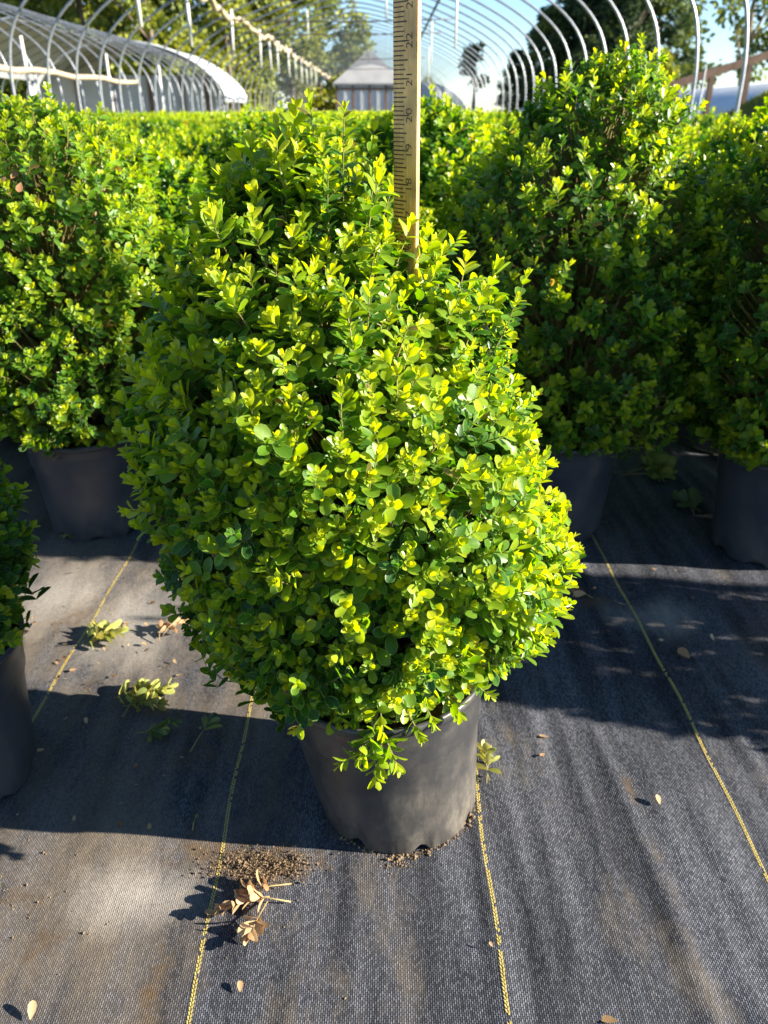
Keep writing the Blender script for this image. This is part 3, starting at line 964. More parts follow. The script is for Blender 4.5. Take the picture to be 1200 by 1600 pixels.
potted((-0.115, 1.50, 0), 'boxwood shrub mostly hidden behind the lone front plant', GRP,
       dict(seed=51, prof=near_prof(0.70, 0.195), n_out=1100, n_in=450, size=0.88, flush=0.6), 1, 60, pot=row_pot(8))
potted((-0.548, 0.735, 0), 'low potted boxwood cut off by the left edge of the photo', GRP,
       dict(seed=61, prof=[(.21, -.01, .09), (.25, -.01, .13), (.33, -.01, .15), (.40, -.01, .145), (.47, -.03, .105), (.51, -.04, .05)], n_out=900, n_in=450, size=0.84, flush=0.30), 2, 60, pot=row_pot(9))

for k in range(6):
    rr_ = np.random.default_rng(640 + k)
    mesh_obj('dead_leaf', leaves_mesh('dead_leaf', dict(base=np.array([[.005 + .011 * k, -.198 + .006 * (k % 3), .655 + .008 * (k % 2) + .002 * k]]), ax=norm(rr_.normal(0, 1, (1, 3)) + np.array([0, -.6, .2])), nr=norm(np.array([[.3, -.8, .4]])), ln=np.array([.017]), wd=np.array([.010]), age=np.array([.35 + .08 * k]), curl=np.array([.2])), 2, M['dry_leaf']), left_shrub)
# rows further back: copies of four shared plants
def far_proto(seed, h, rad, n_out, n_in, fine, size, flush):
    Lf, tips, ds, nodes, prof, r = make_crown(seed=seed, prof=broad_prof(h, rad), n_out=n_out, n_in=n_in, flush=flush, size=size, leaders=[(.03, 0, h + .03, .1, 0, 7), (-.06, .02, h + .015, -.1, 0, 7)])
    return leaves_mesh('foliage', Lf, fine, M['leaf_far'])
MID = [far_proto(71 + i, 0.715 + 0.02 * i, 0.205, 800, 420, 1, 1.12, 0.8) for i in range(3)]
FAR = [far_proto(81 + i, 0.70 + 0.012 * i, 0.215, 300, 120, 0, 1.7, 0.85) for i in range(3)]
pr_ = random.Random(9)
n_far = 0
FARPOT = pot_meshes(0, False, 3, 24)
for row in range(30):
    yy = 1.93 + row * 0.47
    lim = 0.52 * yy + 0.35
    for c in range(-12, 13):
        xx = -0.12 + c * 0.465 + (0.23 if row % 2 else 0) + pr_.uniform(-.04, .04)
        y2 = yy + pr_.uniform(-.05, .05)
        if abs(xx) > lim or xx < -4.4 or xx > 2.75: continue
        if n_far >= 280: continue
        n_far += 1
        root = empty('potted_shrub', (xx, y2, 0))
        root.rotation_euler.z = pr_.uniform(0, 6.28)
        sc_ = pr_.uniform(0.95, 1.05)
        root.scale = (sc_, sc_, pr_.uniform(0.90, 1.045))
        side_ = 'left of the ruler' if xx / yy < .03 else 'right of the ruler'
        dep_ = 'first rows behind the front pots' if row < 3 else 'packed rows deeper in the bed'
        tag(root, f'boxwood shrub in the {dep_}, {side_}', 'potted shrub', f'boxwood shrubs in the {dep_}, {side_}')
        f_ = mesh_obj('foliage', (MID if row < 4 else FAR)[pr_.randrange(3)], root)
        f_['kind'] = 'stuff'
        if row < 5:
            po = mesh_obj('pot', FARPOT[0], root)
            mesh_obj('rim', FARPOT[1], po)
            mesh_obj('soil', FARPOT[2], root)
Y_FAR = 1.93 + 0.47 * 16
for yr_, label_x in ((0.875, 1.40),):
    root = empty('potted_shrub', (label_x, yr_, 0))
    tag(root, 'potted boxwood just out of frame throwing its shadow on the cloth', 'potted shrub', GRP)
    Lf, tips, ds, nodes, prof, r = make_crown(seed=91, prof=near_prof(0.70, 0.17), n_out=800, n_in=450, flush=.6, size=1.1)
    f_ = mesh_obj('foliage', leaves_mesh('foliage', Lf, 1, M['leaf_far']), root)
    f_['kind'] = 'stuff'
    po = mesh_obj('pot', BODY, root); mesh_obj('rim', RIM, po); mesh_obj('soil', SOIL, root)
for xx in (1.26, 1.73, 2.2, -1.05, -1.5):
    root = empty('potted_shrub', (xx, 1.42 + pr_.uniform(-.04, .04), 0))
    root.rotation_euler.z = pr_.uniform(0, 6.28)
    root.scale.z = 0.9
    tag(root, 'boxwood shrub standing in the second row, out at the side of the picture', 'potted shrub', 'boxwood shrubs at the ends of the second row')
    f_ = mesh_obj('foliage', MID[pr_.randrange(3)], root)
    f_['kind'] = 'stuff'
    po = mesh_obj('pot', BODY, root); mesh_obj('rim', RIM, po); mesh_obj('soil', SOIL, root)

# the bed beyond: one mass of leaf clusters at shrub-top height
rb = np.random.default_rng(123)
nb = 60000
yb = 8.0 * (48 / 8.0) ** rb.random(nb)
xb = rb.uniform(-4.5, 2.9, nb)
hb = 0.675 + 0.065 * (np.sin(xb * 13.5 + np.sin(yb * 3)) * np.sin(yb * 13.3)) - rb.exponential(0.05, nb)
hb += (rb.random(nb) < .03) * rb.uniform(0, .06, nb)
sz = 0.018 + 0.0022 * yb
axb = norm(rb.normal(0, 1, (nb, 3)) * 0.7 + np.array([0, -.1, 1.0]))
nrb = norm(np.cross(axb, norm(rb.normal(0, 1, (nb, 3)))))
bed = mesh_obj('boxwood_bed', leaves_mesh('boxwood_bed', dict(base=np.stack([xb, yb, hb], -1), ax=axb, nr=nrb, ln=sz, wd=sz * .7, age=np.clip(rb.normal(.2, .2, nb), 0, 1), curl=rb.normal(0, .1, nb)), 0, M['leaf_far']))
tag(bed, 'mass of boxwood tops filling the far bed as far as the end of the tunnel', 'shrubs', kind='stuff')

# ------------------------------------------------------------------ yardstick
def yardstick():
    W_, T_, H_ = 0.0286, 0.0042, 0.914
    root = empty('yardstick', (0.0235, 0.705, 0.185))
    root.rotation_euler = (R(1.0), R(0.35), R(-51))
    tag(root, 'old wooden ruler with worn black inch marks standing upright in the front shrub', 'ruler')
    bm = bmesh.new()
    bmesh.ops.create_cube(bm, size=1)
    bmesh.ops.scale(bm, vec=(W_, T_, H_), verts=bm.verts)
    bmesh.ops.translate(bm, vec=(0, 0, H_ / 2), verts=bm.verts)
    bmesh.ops.bevel(bm, geom=list(bm.edges), offset=0.0006, segments=2, affect='EDGES')
    me = bpy.data.meshes.new('ruler_stick'); bm.to_mesh(me); bm.free()
    me.materials.append(M['ruler'])
    mesh_obj('stick', me, root)
    inch = 0.0254
    yf = -T_ / 2 - 0.00012
    mb = MB()
    rr_ = random.Random(4)
    off = 0.060
    for k in range(1, 36 * 8):
        z = off - 2 * inch + k * inch / 8
        if z > H_ - .002: break
        if z < .002: continue
        ln = 0.0135
        if k % 8 == 0: ln = 0.0185
        elif k % 4 == 0: ln = 0.0170
        elif k % 2 == 0: ln = 0.0145
        else: ln = 0.0125
        ln *= rr_.uniform(0.93, 1.03)
        t = 0.00042 if k % 4 else 0.0005
        x0 = -W_ / 2 + 0.0006
        mb.add([(x0, yf, z - t), (x0 + ln, yf, z - t + rr_.uniform(-.0001, .0001)), (x0 + ln, yf, z + t), (x0, yf, z + t)], [(0, 1, 2, 3)])
    tk = mb.build('inch_marks', M['ink'], root)
    for n in range(1, 34):
        cu = bpy.data.curves.new('numeral', 'FONT')
        cu.body = str(n)
        cu.size = 0.0105
        cu.align_x = 'CENTER'; cu.align_y = 'CENTER'
        cu.space_character = 1.1
        cu.offset = -0.00006
        tmp = bpy.data.objects.new('numeral_tmp', cu)
        COL.objects.link(tmp)
        dg = bpy.context.evaluated_depsgraph_get()
        me = bpy.data.meshes.new_from_object(tmp.evaluated_get(dg))
        bpy.data.objects.remove(tmp)
        me.materials.clear(); me.materials.append(M['ink'])
        o = mesh_obj('numeral', me, root)
        # reads upwards: x of the text along +z, its top towards the tick edge
        o.matrix_local = Matrix.Translation((0.0058, yf - 0.00005, off + n * inch)) @ Matrix(((0, -1, 0, 0), (0, 0, -1, 0), (1, 0, 0, 0), (0, 0, 0, 1)))
    return root
yardstick()

# ------------------------------------------------------------------ hoop tunnels
HOOP_A, HOOP_L, HOOP_B = 4.1, 1.45, 1.95
HALF = [(4.1, 0.0), (4.1, 0.7), (4.1, 1.25), (3.98, 1.75), (3.62, 2.16), (2.9, 2.57), (2.0, 2.93), (1.0, 3.27), (0.35, 3.41), (0.0, 3.44)]
def chaikin(p, n):
    for _ in range(n):
        q_ = [p[0]]
        for a_, b_ in zip(p[:-1], p[1:]):
            q_ += [(a_[0] * .75 + b_[0] * .25, a_[1] * .75 + b_[1] * .25), (a_[0] * .25 + b_[0] * .75, a_[1] * .25 + b_[1] * .75)]
        p = q_ + [p[-1]]
    return p
ARC = chaikin(HALF, 2)
def hoop_pts(cx, y):
    r_ = [(cx + x, y, z) for x, z in ARC]
    return [(cx - x, y, z) for x, z in ARC] + r_[::-1][1:]
mb = MB(); mb.tube(hoop_pts(0, 0), 0.019, 8)
HOOP_ME = mb.mesh('hoop', M['steel'], True)
_ax = np.array([p[0] for p in ARC][::-1]); _az = np.array([p[1] for p in ARC][::-1])
def hoop_z(x): return float(np.interp(abs(x), _ax, _az))
S_ = 1.22
rh = random.Random(3)

def tunnel(cx, y_first, n, label):
    root = empty('hoop_tunnel', (cx, y_first, 0))
    tag(root, label, 'tunnel frame', 'greenhouse hoop frames')
    for k in range(n):
        o = mesh_obj('hoop', HOOP_ME, root, (rh.uniform(-.02, .02), k * S_ + rh.uniform(-.04, .04), 0))
        o.rotation_euler = (rh.uniform(-.006, .006), 0, rh.uniform(-.006, .006))
    return root

T1X = -0.85
Y1 = -S_ * 2.3
t1 = tunnel(T1X, Y1, 49, 'bare galvanised hoop frame arching over the bed of boxwoods')
ylen = 46 * S_
# cream rolled-up film along the left shoulder: sags between hoops
mb = MB()
pts = []
for i in range(0, 210):
    y = 7.0 - Y1 + i * 0.235
    ph_ = (y / S_) * math.pi
    pts.append((-2.55 + 0.03 * math.sin(i * .7), y, hoop_z(-2.55) + 0.02 - 0.10 * abs(math.sin(ph_)) + 0.05 * math.sin(i * .31) + .03 * math.sin(i * 1.1)))
mb.tube(pts, [0.055 + 0.012 * math.sin(i * 1.3) for i in range(len(pts))], 8)
mb.build('film_roll', M['cream'], t1, True)
mb = MB(); mb.tube([(2.05, 2, hoop_z(2.05) + .03), (2.05, ylen, hoop_z(2.05) + .03)], 0.03, 6)
mb.build('purlin', M['dark_steel'], t1, True)
mb = MB(); mb.tube([(0, 2, hoop_z(0) + .03), (0, ylen, hoop_z(0) + .03)], 0.022, 6)
mb.build('purlin', M['steel'], t1, True)
for yv in (20.0, 23.2, 33.5, 41.0):
    mb = MB()
    a, b = -3.0, 2.35
    pts = [(a + (b - a) * i / 8, yv - Y1, hoop_z(-3.0) + 0.06 - 0.05 * math.sin(math.pi * i / 8)) for i in range(9)]
    mb.tube(pts, 0.014, 5)
    mb.build('tie_wire', M['dark_steel'], t1, True)
mb = MB(); mb.tube([(0, 0, 0), (0, 0, 0.9)], 0.030, 8)
DROP = mb.mesh('drop_tube', M['white_tube'], True)
for yv in (12.7, 15.9, 20.2, 24.6, 26.8, 28.6, 31.8, 34.2, 36.6, 39.0, 41.5, 44):
    z1 = hoop_z(-2.5)
    o = mesh_obj('drop_tube', DROP, t1, (-2.52, yv - Y1, z1 - 0.9 + rh.uniform(-.05, .05)))
    o.rotation_euler = (rh.uniform(-.02, .02), rh.uniform(-.03, .03), 0)
for xv, yv, ln in ((2.2, 17.2, 1.0), (2.1, 24.0, 1.0), (1.6, 29, 1.0), (0.9, 21.0, .6), (2.4, 31.2, 1.1), (1.9, 35, 1.0), (-1.2, 24.6, .7)):
    z1 = hoop_z(xv)
    o = mesh_obj('drop_tube', DROP, t1, (xv, yv - Y1, z1 - ln))
    o.scale = (0.7, 0.7, ln / .9)

T2X = -10.9
t2 = tunnel(T2X, 9.0, 27, 'neighbouring bare hoop frame on the left, half covered in white film')
# cream hip rail on its near side with short posts
mb = MB()
pts = [(4.12, 1.5 + i * 1.0, 1.47 + 0.03 * math.sin(i * 1.9)) for i in range(15)]
mb.tube(pts, 0.055, 8)
mb.build('hip_rail', M['cream'], t2, True)
for k in range(4):
    mb = MB(); mb.tube([(4.0, 0, 0), (4.0, 0, 2.05)], 0.035, 6)
    mb.build('side_post', M['white_tube'], t2, True, (0, 3.2 + k * 5.1, 0))
# white film over its far half: a thin shell with its near rim
def film_shell(name, cx, y0, y1, a, l, b, th, mat, parent, k0=-1.0, k1=1.0, low=0.0, n=28, ny=10):
    V, F = [], []
    prof = []
    if k0 <= -1: prof.append((-a, low))
    for i in range(n + 1):
        t = k0 + (k1 - k0) * i / n
        x = math.sin(t * math.pi / 2) * a
        prof.append((x, l + b * max(0.0, 1 - (x / a) ** 2) ** 0.72))
    if k1 >= 1: prof.append((a, low))
    m_ = len(prof)
    rr_ = random.Random(7)
    for s in (1.0, 1 - th):
        for j in range(ny + 1):
            for (x, z) in prof:
                V.append((cx + x * s, y0 + (y1 - y0) * j / ny, z * (s if z > .1 else 1) - 0.03 * abs(math.sin(j * 1.7 + x))))
    B = (ny + 1) * m_
    for j in range(ny):
        for i in range(m_ - 1):
            a_ = j * m_ + i
            F.append((a_, a_ + 1, a_ + m_ + 1, a_ + m_))
            F.append((B + a_, B + a_ + m_, B + a_ + m_ + 1, B + a_ + 1))
    for j in (0, ny):
        for i in range(m_ - 1):
            a_ = j * m_ + i
            F.append((a_, B + a_, B + a_ + 1, a_ + 1))
    me = bpy.data.meshes.new(name)
    me.from_pydata(V, [], F)
    for p in me.polygons: p.use_smooth = True
    me.materials.append(mat)
    return mesh_obj(name, me, parent)
film_shell('film_cover', 0, 28.6, 34.4, HOOP_A * 1.015, HOOP_L + .05, HOOP_B, 0.02, M['poly'], t2, low=1.2)
film_shell('film_cover', 0, 19.5, 28.4, HOOP_A * 1.012, HOOP_L + .05, HOOP_B, 0.012, M['poly'], t2, k0=-0.75, k1=-0.10)
mb = MB()
mb.box((0, 30.2, 1.1), (7.6, .1, 2.2))
mb.build('end_wall', M['wall_panel'], t2)
for xx in (-2.6, -1.0, .6, 2.0, 3.1):
    mb = MB(); mb.box((0, 0, 0), (.16, .16, 2.2))
    mb.build('wall_post', M['brown_wood'], t2, loc=(xx, 30.08, 1.1))

# white covered tunnel far behind on the right of the bed
t3 = empty('covered_tunnel', (3.0, 66, 0))
tag(t3, 'white film covered tunnel end showing past the far end of the bed', 'greenhouse tunnel', 'greenhouse tunnels')
film_shell('film_cover', 0, 0, 20, 3.2, 0.9, 1.9, 0.02, M['poly'], t3)
V = [(0, .05, .9)]
n_ = 20
for i in range(n_ + 1):
    x = math.sin((-1 + 2 * i / n_) * math.pi / 2) * 3.13
    V.append((x, .05, .9 + 1.85 * max(0, 1 - (x / 3.13) ** 2) ** .72))
V += [(3.13, .05, 0), (-3.13, .05, 0)]
mb = MB(); mb.add(V, [(0, i + 1, i) for i in range(1, n_ + 1)] + [(0, n_ + 2, n_ + 1), (0, n_ + 3, n_ + 2), (0, 1, n_ + 3)])
mb.build('end_wall', M['poly'], t3)

# low film tunnel out on the right, in its own shade
t4 = empty('covered_tunnel', (12.6, 19, 0))
tag(t4, 'low white film covered tunnel in shade beyond the right hand hoops', 'greenhouse tunnel', 'greenhouse tunnels')
film_shell('film_cover', 0, 0, 44, 3.0, 0.85, 0.75, 0.02, M['poly'], t4)

# ------------------------------------------------------------------ pyramid roofed house at the end
hs = empty('end_house', (-0.95, 60, 0))
tag(hs, 'small white panelled house with a pale pyramid roof at the end of the bed', 'shed')
hw, hd, he, ha = 2.15, 2.15, 2.55, 4.5
mb = MB()
ov = 0.22
mb.add([(-hw - ov, -hd - ov, he - .1), (hw + ov, -hd - ov, he - .1), (hw + ov, hd + ov, he - .1), (-hw - ov, hd + ov, he - .1), (0, 0, ha), (-hw - ov, -hd - ov, he - .2), (hw + ov, -hd - ov, he - .2), (hw + ov, hd + ov, he - .2), (-hw - ov, hd + ov, he - .2)],
       [(0, 1, 4), (1, 2, 4), (2, 3, 4), (3, 0, 4), (0, 5, 6, 1), (1, 6, 7, 2), (2, 7, 8, 3), (3, 8, 5, 0), (8, 7, 6, 5)])
rf = mb.build('roof', M['roof_film'], hs)
for i in range(8):
    x0 = -hw + i * (2 * hw / 8)
    mb = MB(); mb.box((x0 + hw / 8, -hd, (he - .22) / 2), (2 * hw / 8 - .14, .08, he - .24))
    mb.build('wall_panel', M['wall_panel'], hs)
for i in range(9):
    x0 = -hw + i * (2 * hw / 8)
    mb = MB(); mb.box((x0, -hd - .02, (he - .2) / 2), (.13, .16, he - .22))
    mb.build('wall_post', M['brown_wood'] if i % 2 == 0 else M['wall_panel'], hs)
mb = MB(); mb.box((0, -hd - .03, he - .42), (2 * hw, .2, .14)); mb.build('header_beam', M['brown_wood'], hs)
mb = MB(); mb.box((0, .1, (he - .25) / 2), (2 * hw - .2, 2 * hd - .4, he - .3)); mb.build('inner_wall', M['wall_panel'], hs)

# ------------------------------------------------------------------ wooden handrail and grass bank on the right
hr = empty('wooden_handrail', (7.7, 20, 0))
tag(hr, 'sloping brown wooden rail on posts beside the grass bank on the right', 'handrail')
mb = MB(); mb.beam((-1.35, 0, 1.26), (1.9, 0.1, 2.20), .10, .16); mb.build('rail', M['brown_wood'], hr)
for xx in (-1.1, -.35, .45, 1.25):
    mb = MB(); zt = 1.26 + (xx + 1.35) / 3.25 * .94 - .06
    mb.box((0, 0, zt / 2), (.11, .11, zt)); mb.build('post', M['brown_wood'], hr, loc=(xx, .04, 0))

def mound(name, cx, cy, rx, ry, h, mat):
    n = 28
    V, F = [], []
    for j in range(n + 1):
        for i in range(n + 1):
            u, v = -1 + 2 * i / n, -1 + 2 * j / n
            d = min(1, u * u + v * v)
            V.append((cx + u * rx, cy + v * ry, h * (1 - d) ** 1.2 - .05 + .04 * math.sin(u * 9 + v * 7) * (1 - d)))
    for j in range(n):
        for i in range(n):
            a = j * (n + 1) + i
            F.append((a, a + 1, a + n + 2, a + n + 1))
    me = bpy.data.meshes.new(name); me.from_pydata(V, [], F)
    for p in me.polygons: p.use_smooth = True
    me.materials.append(mat)
    return mesh_obj(name, me)
bank = mound('grass_bank', 8.9, 18.5, 2.2, 3.0, 1.35, M['earth'])
tag(bank, kind='structure')
rg_ = np.random.default_rng(31)
ng = 14000
uu = rg_.uniform(-.95, .95, ng); vv = rg_.uniform(-.95, .95, ng)
dd = np.minimum(1, uu ** 2 + vv ** 2)
k_ = dd < .93
uu, vv, dd = uu[k_], vv[k_], dd[k_]
ng = len(uu)
bz = 1.35 * (1 - dd) ** 1.2 - .06 + .04 * np.sin(uu * 9 + vv * 7) * (1 - dd)
ax_ = norm(rg_.normal(0, .3, (ng, 3)) + np.array([0, 0, 1.0]))
nr_ = norm(np.cross(ax_, norm(rg_.normal(0, 1, (ng, 3)))))
go = mesh_obj('grass', leaves_mesh('grass', dict(base=np.stack([8.9 + uu * 2.2, 18.5 + vv * 3, bz], -1), ax=ax_, nr=nr_, ln=rg_.uniform(.06, .16, ng), wd=np.full(ng, .02), age=np.clip(rg_.normal(.3, .12, ng), 0, 1), curl=rg_.normal(0, .2, ng)), 0, M['tree_leaf']))
tag(go, 'short green grass growing on the bank at the right', 'grass', kind='stuff')
for i, xx in enumerate((4.95, 5.05)):
    mb = MB(); mb.tube([(0, 0, 0), (.01, 0, 1.45 - .12 * i)], .012, 6)
    o = mb.build('marker_stake', M['white_tube'], None, True, (xx + .6, 15.5 + i * .3, 0))
    tag(o, ['taller thin white stake standing beyond the right hoops', 'shorter thin white stake standing beyond the right hoops'][i], 'stake', 'thin white stakes')

# ------------------------------------------------------------------ trees
def crown_mesh(seed, H, Rr, base, n_clump, per, leaf, conifer=False, age_mu=.4, open_=0.0):
    r = np.random.default_rng(seed)
    C_, K = [], []
    for i in range(n_clump):
        t = r.random()
        z = base + (H - base) * t
        pr = (math.sin(math.pi * min(1, (0.12 + 0.88 * t)) ** 0.8) ** 0.7 if not conifer else (1 - t) ** .8 + .06)
        rad = Rr * pr * math.sqrt(r.uniform(.15, 1))
        a = r.uniform(0, 6.28)
        C_.append((math.cos(a) * rad, math.sin(a) * rad, z))
        K.append(r.uniform(.55, 1.25) * (Rr * .30))
    C_ = np.array(C_); K = np.array(K)
    ii = np.repeat(np.arange(n_clump), per)
    n = len(ii)
    dv = norm(r.normal(0, 1, (n, 3))) * (r.random(n) ** .45)[:, None]
    P = C_[ii] + dv * K[ii][:, None] * np.array([1, 1, .62])
    ax = norm(dv + r.normal(0, .6, (n, 3)) + np.array([0, 0, -.2]))
    nr = norm(np.cross(ax, norm(r.normal(0, 1, (n, 3)))))
    ag = np.clip(age_mu + r.normal(0, .12, n_clump)[ii] + r.normal(0, .12, n), 0, 1)
    sz = leaf * r.uniform(.6, 1.5, n)
    return leaves_mesh('crown', dict(base=P, ax=ax, nr=nr, ln=sz, wd=sz * .75, age=ag, curl=r.normal(0, .15, n)), 0, M['tree_leaf']), C_

def trunk_mesh(seed, H, r0, C_):
    r = random.Random(seed)
    mb = MB()
    pts = [(0, 0, -.1)]
    x = y = 0
    for k in range(1, 8):
        x += r.uniform(-.12, .12); y += r.uniform(-.12, .12)
        pts.append((x, y, H * .9 * k / 7))
    mb.tube(pts, [r0 * (1 - .115 * k) for k in range(8)], 8)
    for k in range(9):
        c = C_[r.randrange(len(C_))]
        j = 1 + int(min(5, max(1, c[2] / H * 6 - 1)))
        b = Vector(pts[j])
        e = Vector(c)
        mb.tube([b, b.lerp(e, .5) + Vector((0, 0, -.1 * r.random())), e], [r0 * .35, r0 * .22, r0 * .07], 5)
    return mb.mesh('trunk', M['bark'], True)

TREES = []
for i, (H, Rr, base, nc, per, lf, am) in enumerate([(15, 3.6, 1.2, 95, 80, .34, .20), (13, 4.0, .6, 100, 80, .36, .32), (17, 3.4, 2.6, 90, 80, .34, .28), (9, 3.0, .2, 80, 80, .30, .14)]):
    cm, cc = crown_mesh(200 + i, H, Rr, base, nc, per, lf, age_mu=am)
    TREES.append((cm, trunk_mesh(300 + i, H, .26, cc)))
for i, (H, Rr, base, nc, per, lf, am) in enumerate([(13, 4.0, .4, 110, 80, .36, .85), (14, 3.6, .6, 110, 80, .34, .75)]):  # shade of the right wood put into darker crown leaf colour
    cm, cc = crown_mesh(260 + i, H, Rr, base, nc, per, lf, age_mu=am)
    TREES.append((cm, trunk_mesh(360 + i, H, .26, cc)))
def tree(kind, x, y, s, label, group, rot=0.0, sz=None):
    root = empty('broadleaf_tree', (x, y, -.03))
    root.rotation_euler.z = rot
    root.scale = (s, s, sz or s)
    tag(root, label, 'tree', group)
    mesh_obj('crown', TREES[kind][0], root)
    mesh_obj('trunk', TREES[kind][1], root)
    return root
rt_ = random.Random(17)
kinds = ['tall sunlit tree in the wood behind the left hoop frames', 'dense rounded tree in the wood behind the left hoop frames', 'tall bare trunked tree in the wood behind the left hoop frames', 'low bright bushy tree along the wood edge behind the left hoop frames']
for row_, (yy, x0, x1, st) in enumerate(((66, -42, -6.5, 5.2), (73, -46, -3.2, 5.6), (82, -52, -4.5, 6.5))):
    x = x0
    while x < x1:
        k = rt_.choice([0, 1, 2, 3, 3] if row_ == 0 else [0, 1, 2, 0])
        tree(k, x + rt_.uniform(-1, 1), yy + rt_.uniform(-2, 2), rt_.uniform(.85, 1.1), kinds[k], 'trees of the wood on the left, ' + ['tall', 'dense', 'bare trunked', 'low'][k], rt_.uniform(0, 6.28))
        x += st
for x, y, k, s in ((-1.5, 92, 1, .42), (1.6, 95, 3, .5), (4.8, 97, 3, .45)):
    tree(k, x, y, s, 'small hazy tree far behind the end house', 'small trees far behind the end house', x)
# right hand wood
for x, y, k, s, lb in ((12.6, 70, 5, .55, 'dark tree at the back of the left end of the right wood'), (15.4, 70, 4, .8, 'dark tree at the back of the middle of the right wood'), (9.8, 66, 4, .36, 'lowest rounded tree at the left end of the dark wood on the right'), (11.6, 63, 5, .50, 'small dark tree second from the left end of the right wood'), (14.0, 64, 4, .66, 'dark rounded tree in the middle of the right wood'), (16.4, 60, 5, .72, 'tall dark tree in the right wood'), (18.6, 63, 4, .86, 'largest dark tree at the right end of the right wood'),
                       (13.2, 58, 4, .38, 'low bushy tree in front of the right wood'), (17.0, 55, 3, .45, 'low bushy tree at the right front of the right wood')):
    tree(k, x, y, s, lb, 'trees of the dark wood on the right', x)
# open grown tree with sky showing through
cm, cc = crown_mesh(231, 10, 3.0, 2.2, 34, 70, .26, age_mu=.45)
root = empty('broadleaf_tree', (17.6, 44, -.03))
tag(root, 'open crowned tree at the right with bright sky showing through its branches', 'tree')
mesh_obj('crown', cm, root); mesh_obj('trunk', trunk_mesh(331, 10, .2, cc), root)
cm, cc = crown_mesh(232, 9, 2.6, 1.2, 30, 70, .26, age_mu=.45)
root = empty('broadleaf_tree', (21.4, 46, -.03))
tag(root, 'open crowned tree cut off by the right edge of the picture', 'tree')
mesh_obj('crown', cm, root); mesh_obj('trunk', trunk_mesh(332, 9, .2, cc), root)
# lone pine
cm, cc = crown_mesh(233, 5.7, 1.25, 2.6, 20, 60, .22, age_mu=.75)
root = empty('pine_tree', (7.2, 72, -.03))
tag(root, 'lone small pine on a thin trunk seen through the hoops beside the ruler', 'tree')
mesh_obj('crown', cm, root); mesh_obj('trunk', trunk_mesh(333, 5.6, .20, cc), root)

# ------------------------------------------------------------------ litter on the cloth
def sprig(px, py, name, label, cat, matk, n_nodes, ang, seed, age, size=1.0, lift=.010, ln=.05, group=None, n_sh=1):
    x, y = ground_at(px, py)
    r = np.random.default_rng(seed)
    root = empty(name, (x, y, gz(x, y)))
    tag(root, label, cat, group)
    tips, dirs = [], []
    for k in range(n_sh):
        a = R(ang) + (r.uniform(-.9, .9) if k else 0)
        d = np.array([math.cos(a), math.sin(a), 0.10 + .1 * r.random()])
        d /= np.linalg.norm(d)
        st = np.array([r.normal(0, .008) if k else 0, r.normal(0, .008) if k else 0, lift])
        tips.append(st + d * ln * (r.uniform(.6, 1) if k else 1)); dirs.append(d)
    Lf, _ = shoots_to_leaves(np.array(tips), np.array(dirs), np.full(n_sh, n_nodes), np.ones(n_sh), r, size)
    Lf['base'][:, 2] = np.clip(Lf['base'][:, 2], .003, None)
    Lf['ax'][:, 2] = np.where(Lf['ax'][:, 2] < -.15, -.12, Lf['ax'][:, 2] * .6)
    Lf['ax'] = norm(Lf['ax'])
    Lf['nr'] = norm(Lf['nr'] - Lf['ax'] * (Lf['nr'] * Lf['ax']).sum(-1, keepdims=True))
    Lf['age'] = np.clip(age + r.normal(0, .16, len(Lf['ln'])), 0, 1)
    Lf['curl'] = r.normal(0, .22, len(Lf['ln']))
    for i in range(len(Lf['ln'])):
        one = subset(Lf, np.arange(len(Lf['ln'])) == i)
        mesh_obj('leaf', leaves_mesh('leaf', one, 2, M[matk]), root)
    mb = MB()
    for t, d in zip(tips, dirs):
        t = Vector(t); d = Vector(d)
        mb.tube([t, t - d * ln * .6, Vector((t.x - d.x * ln * 1.05, t.y - d.y * ln * 1.05, .004))], [.0005, .0007, .0009], 5)
    mb.build('stalk', M['green_stem'] if matk != 'dry_leaf' else M['stem'], root, True)
    return root

sprig(146, 1008, 'leaf_clipping', 'yellow-green clipping lying on the sunlit strip of cloth at the left', 'clipping', 'cut_leaf', 6, 20, 1, .25, 1.05, n_sh=4, ln=.045, group='boxwood clippings on the cloth')
sprig(205, 1105, 'leaf_clipping', 'largest pale yellow-green clipping at the shadow edge left of the pot', 'clipping', 'cut_leaf', 7, 25, 2, .25, 1.15, n_sh=5, ln=.058, group='boxwood clippings on the cloth')
sprig(232, 1150, 'leaf_clipping', 'thin small green clipping just below the largest one in the shade', 'clipping', 'cut_leaf', 5, 15, 3, .65, 1.0, n_sh=2, ln=.04, group='boxwood clippings on the cloth')
sprig(300, 1180, 'leaf_clipping', 'greyish faded clipping in the shade left of the pot', 'clipping', 'cut_leaf', 4, 65, 4, .9, 1.0, ln=.05, group='boxwood clippings on the cloth')
sprig(302, 1302, 'leaf_clipping', 'tiny green seedling clipping near the front shadow edge', 'clipping', 'cut_leaf', 1, 80, 5, .55, 1.0, ln=.012, group='boxwood clippings on the cloth')
sprig(763, 1225, 'leaf_clipping', 'yellow-green clipping leaning against the right side of the pot', 'clipping', 'cut_leaf', 6, 95, 6, .18, 1.0, n_sh=2, ln=.045, group='boxwood clippings on the cloth')
sprig(925, 937, 'dead_clipping', 'pale brown dead clipping beside the right of the front shrub', 'clipping', 'dry_leaf', 4, 170, 7, .45, 1.1, ln=.035, group='dead brown clippings on the cloth')
sprig(418, 1408, 'dead_clipping', 'large dead tan clipping at the soil heap in front of the pot', 'clipping', 'dry_leaf', 6, 205, 8, .3, 0.92, n_sh=4, ln=.050, lift=.009, group='dead brown clippings on the cloth')
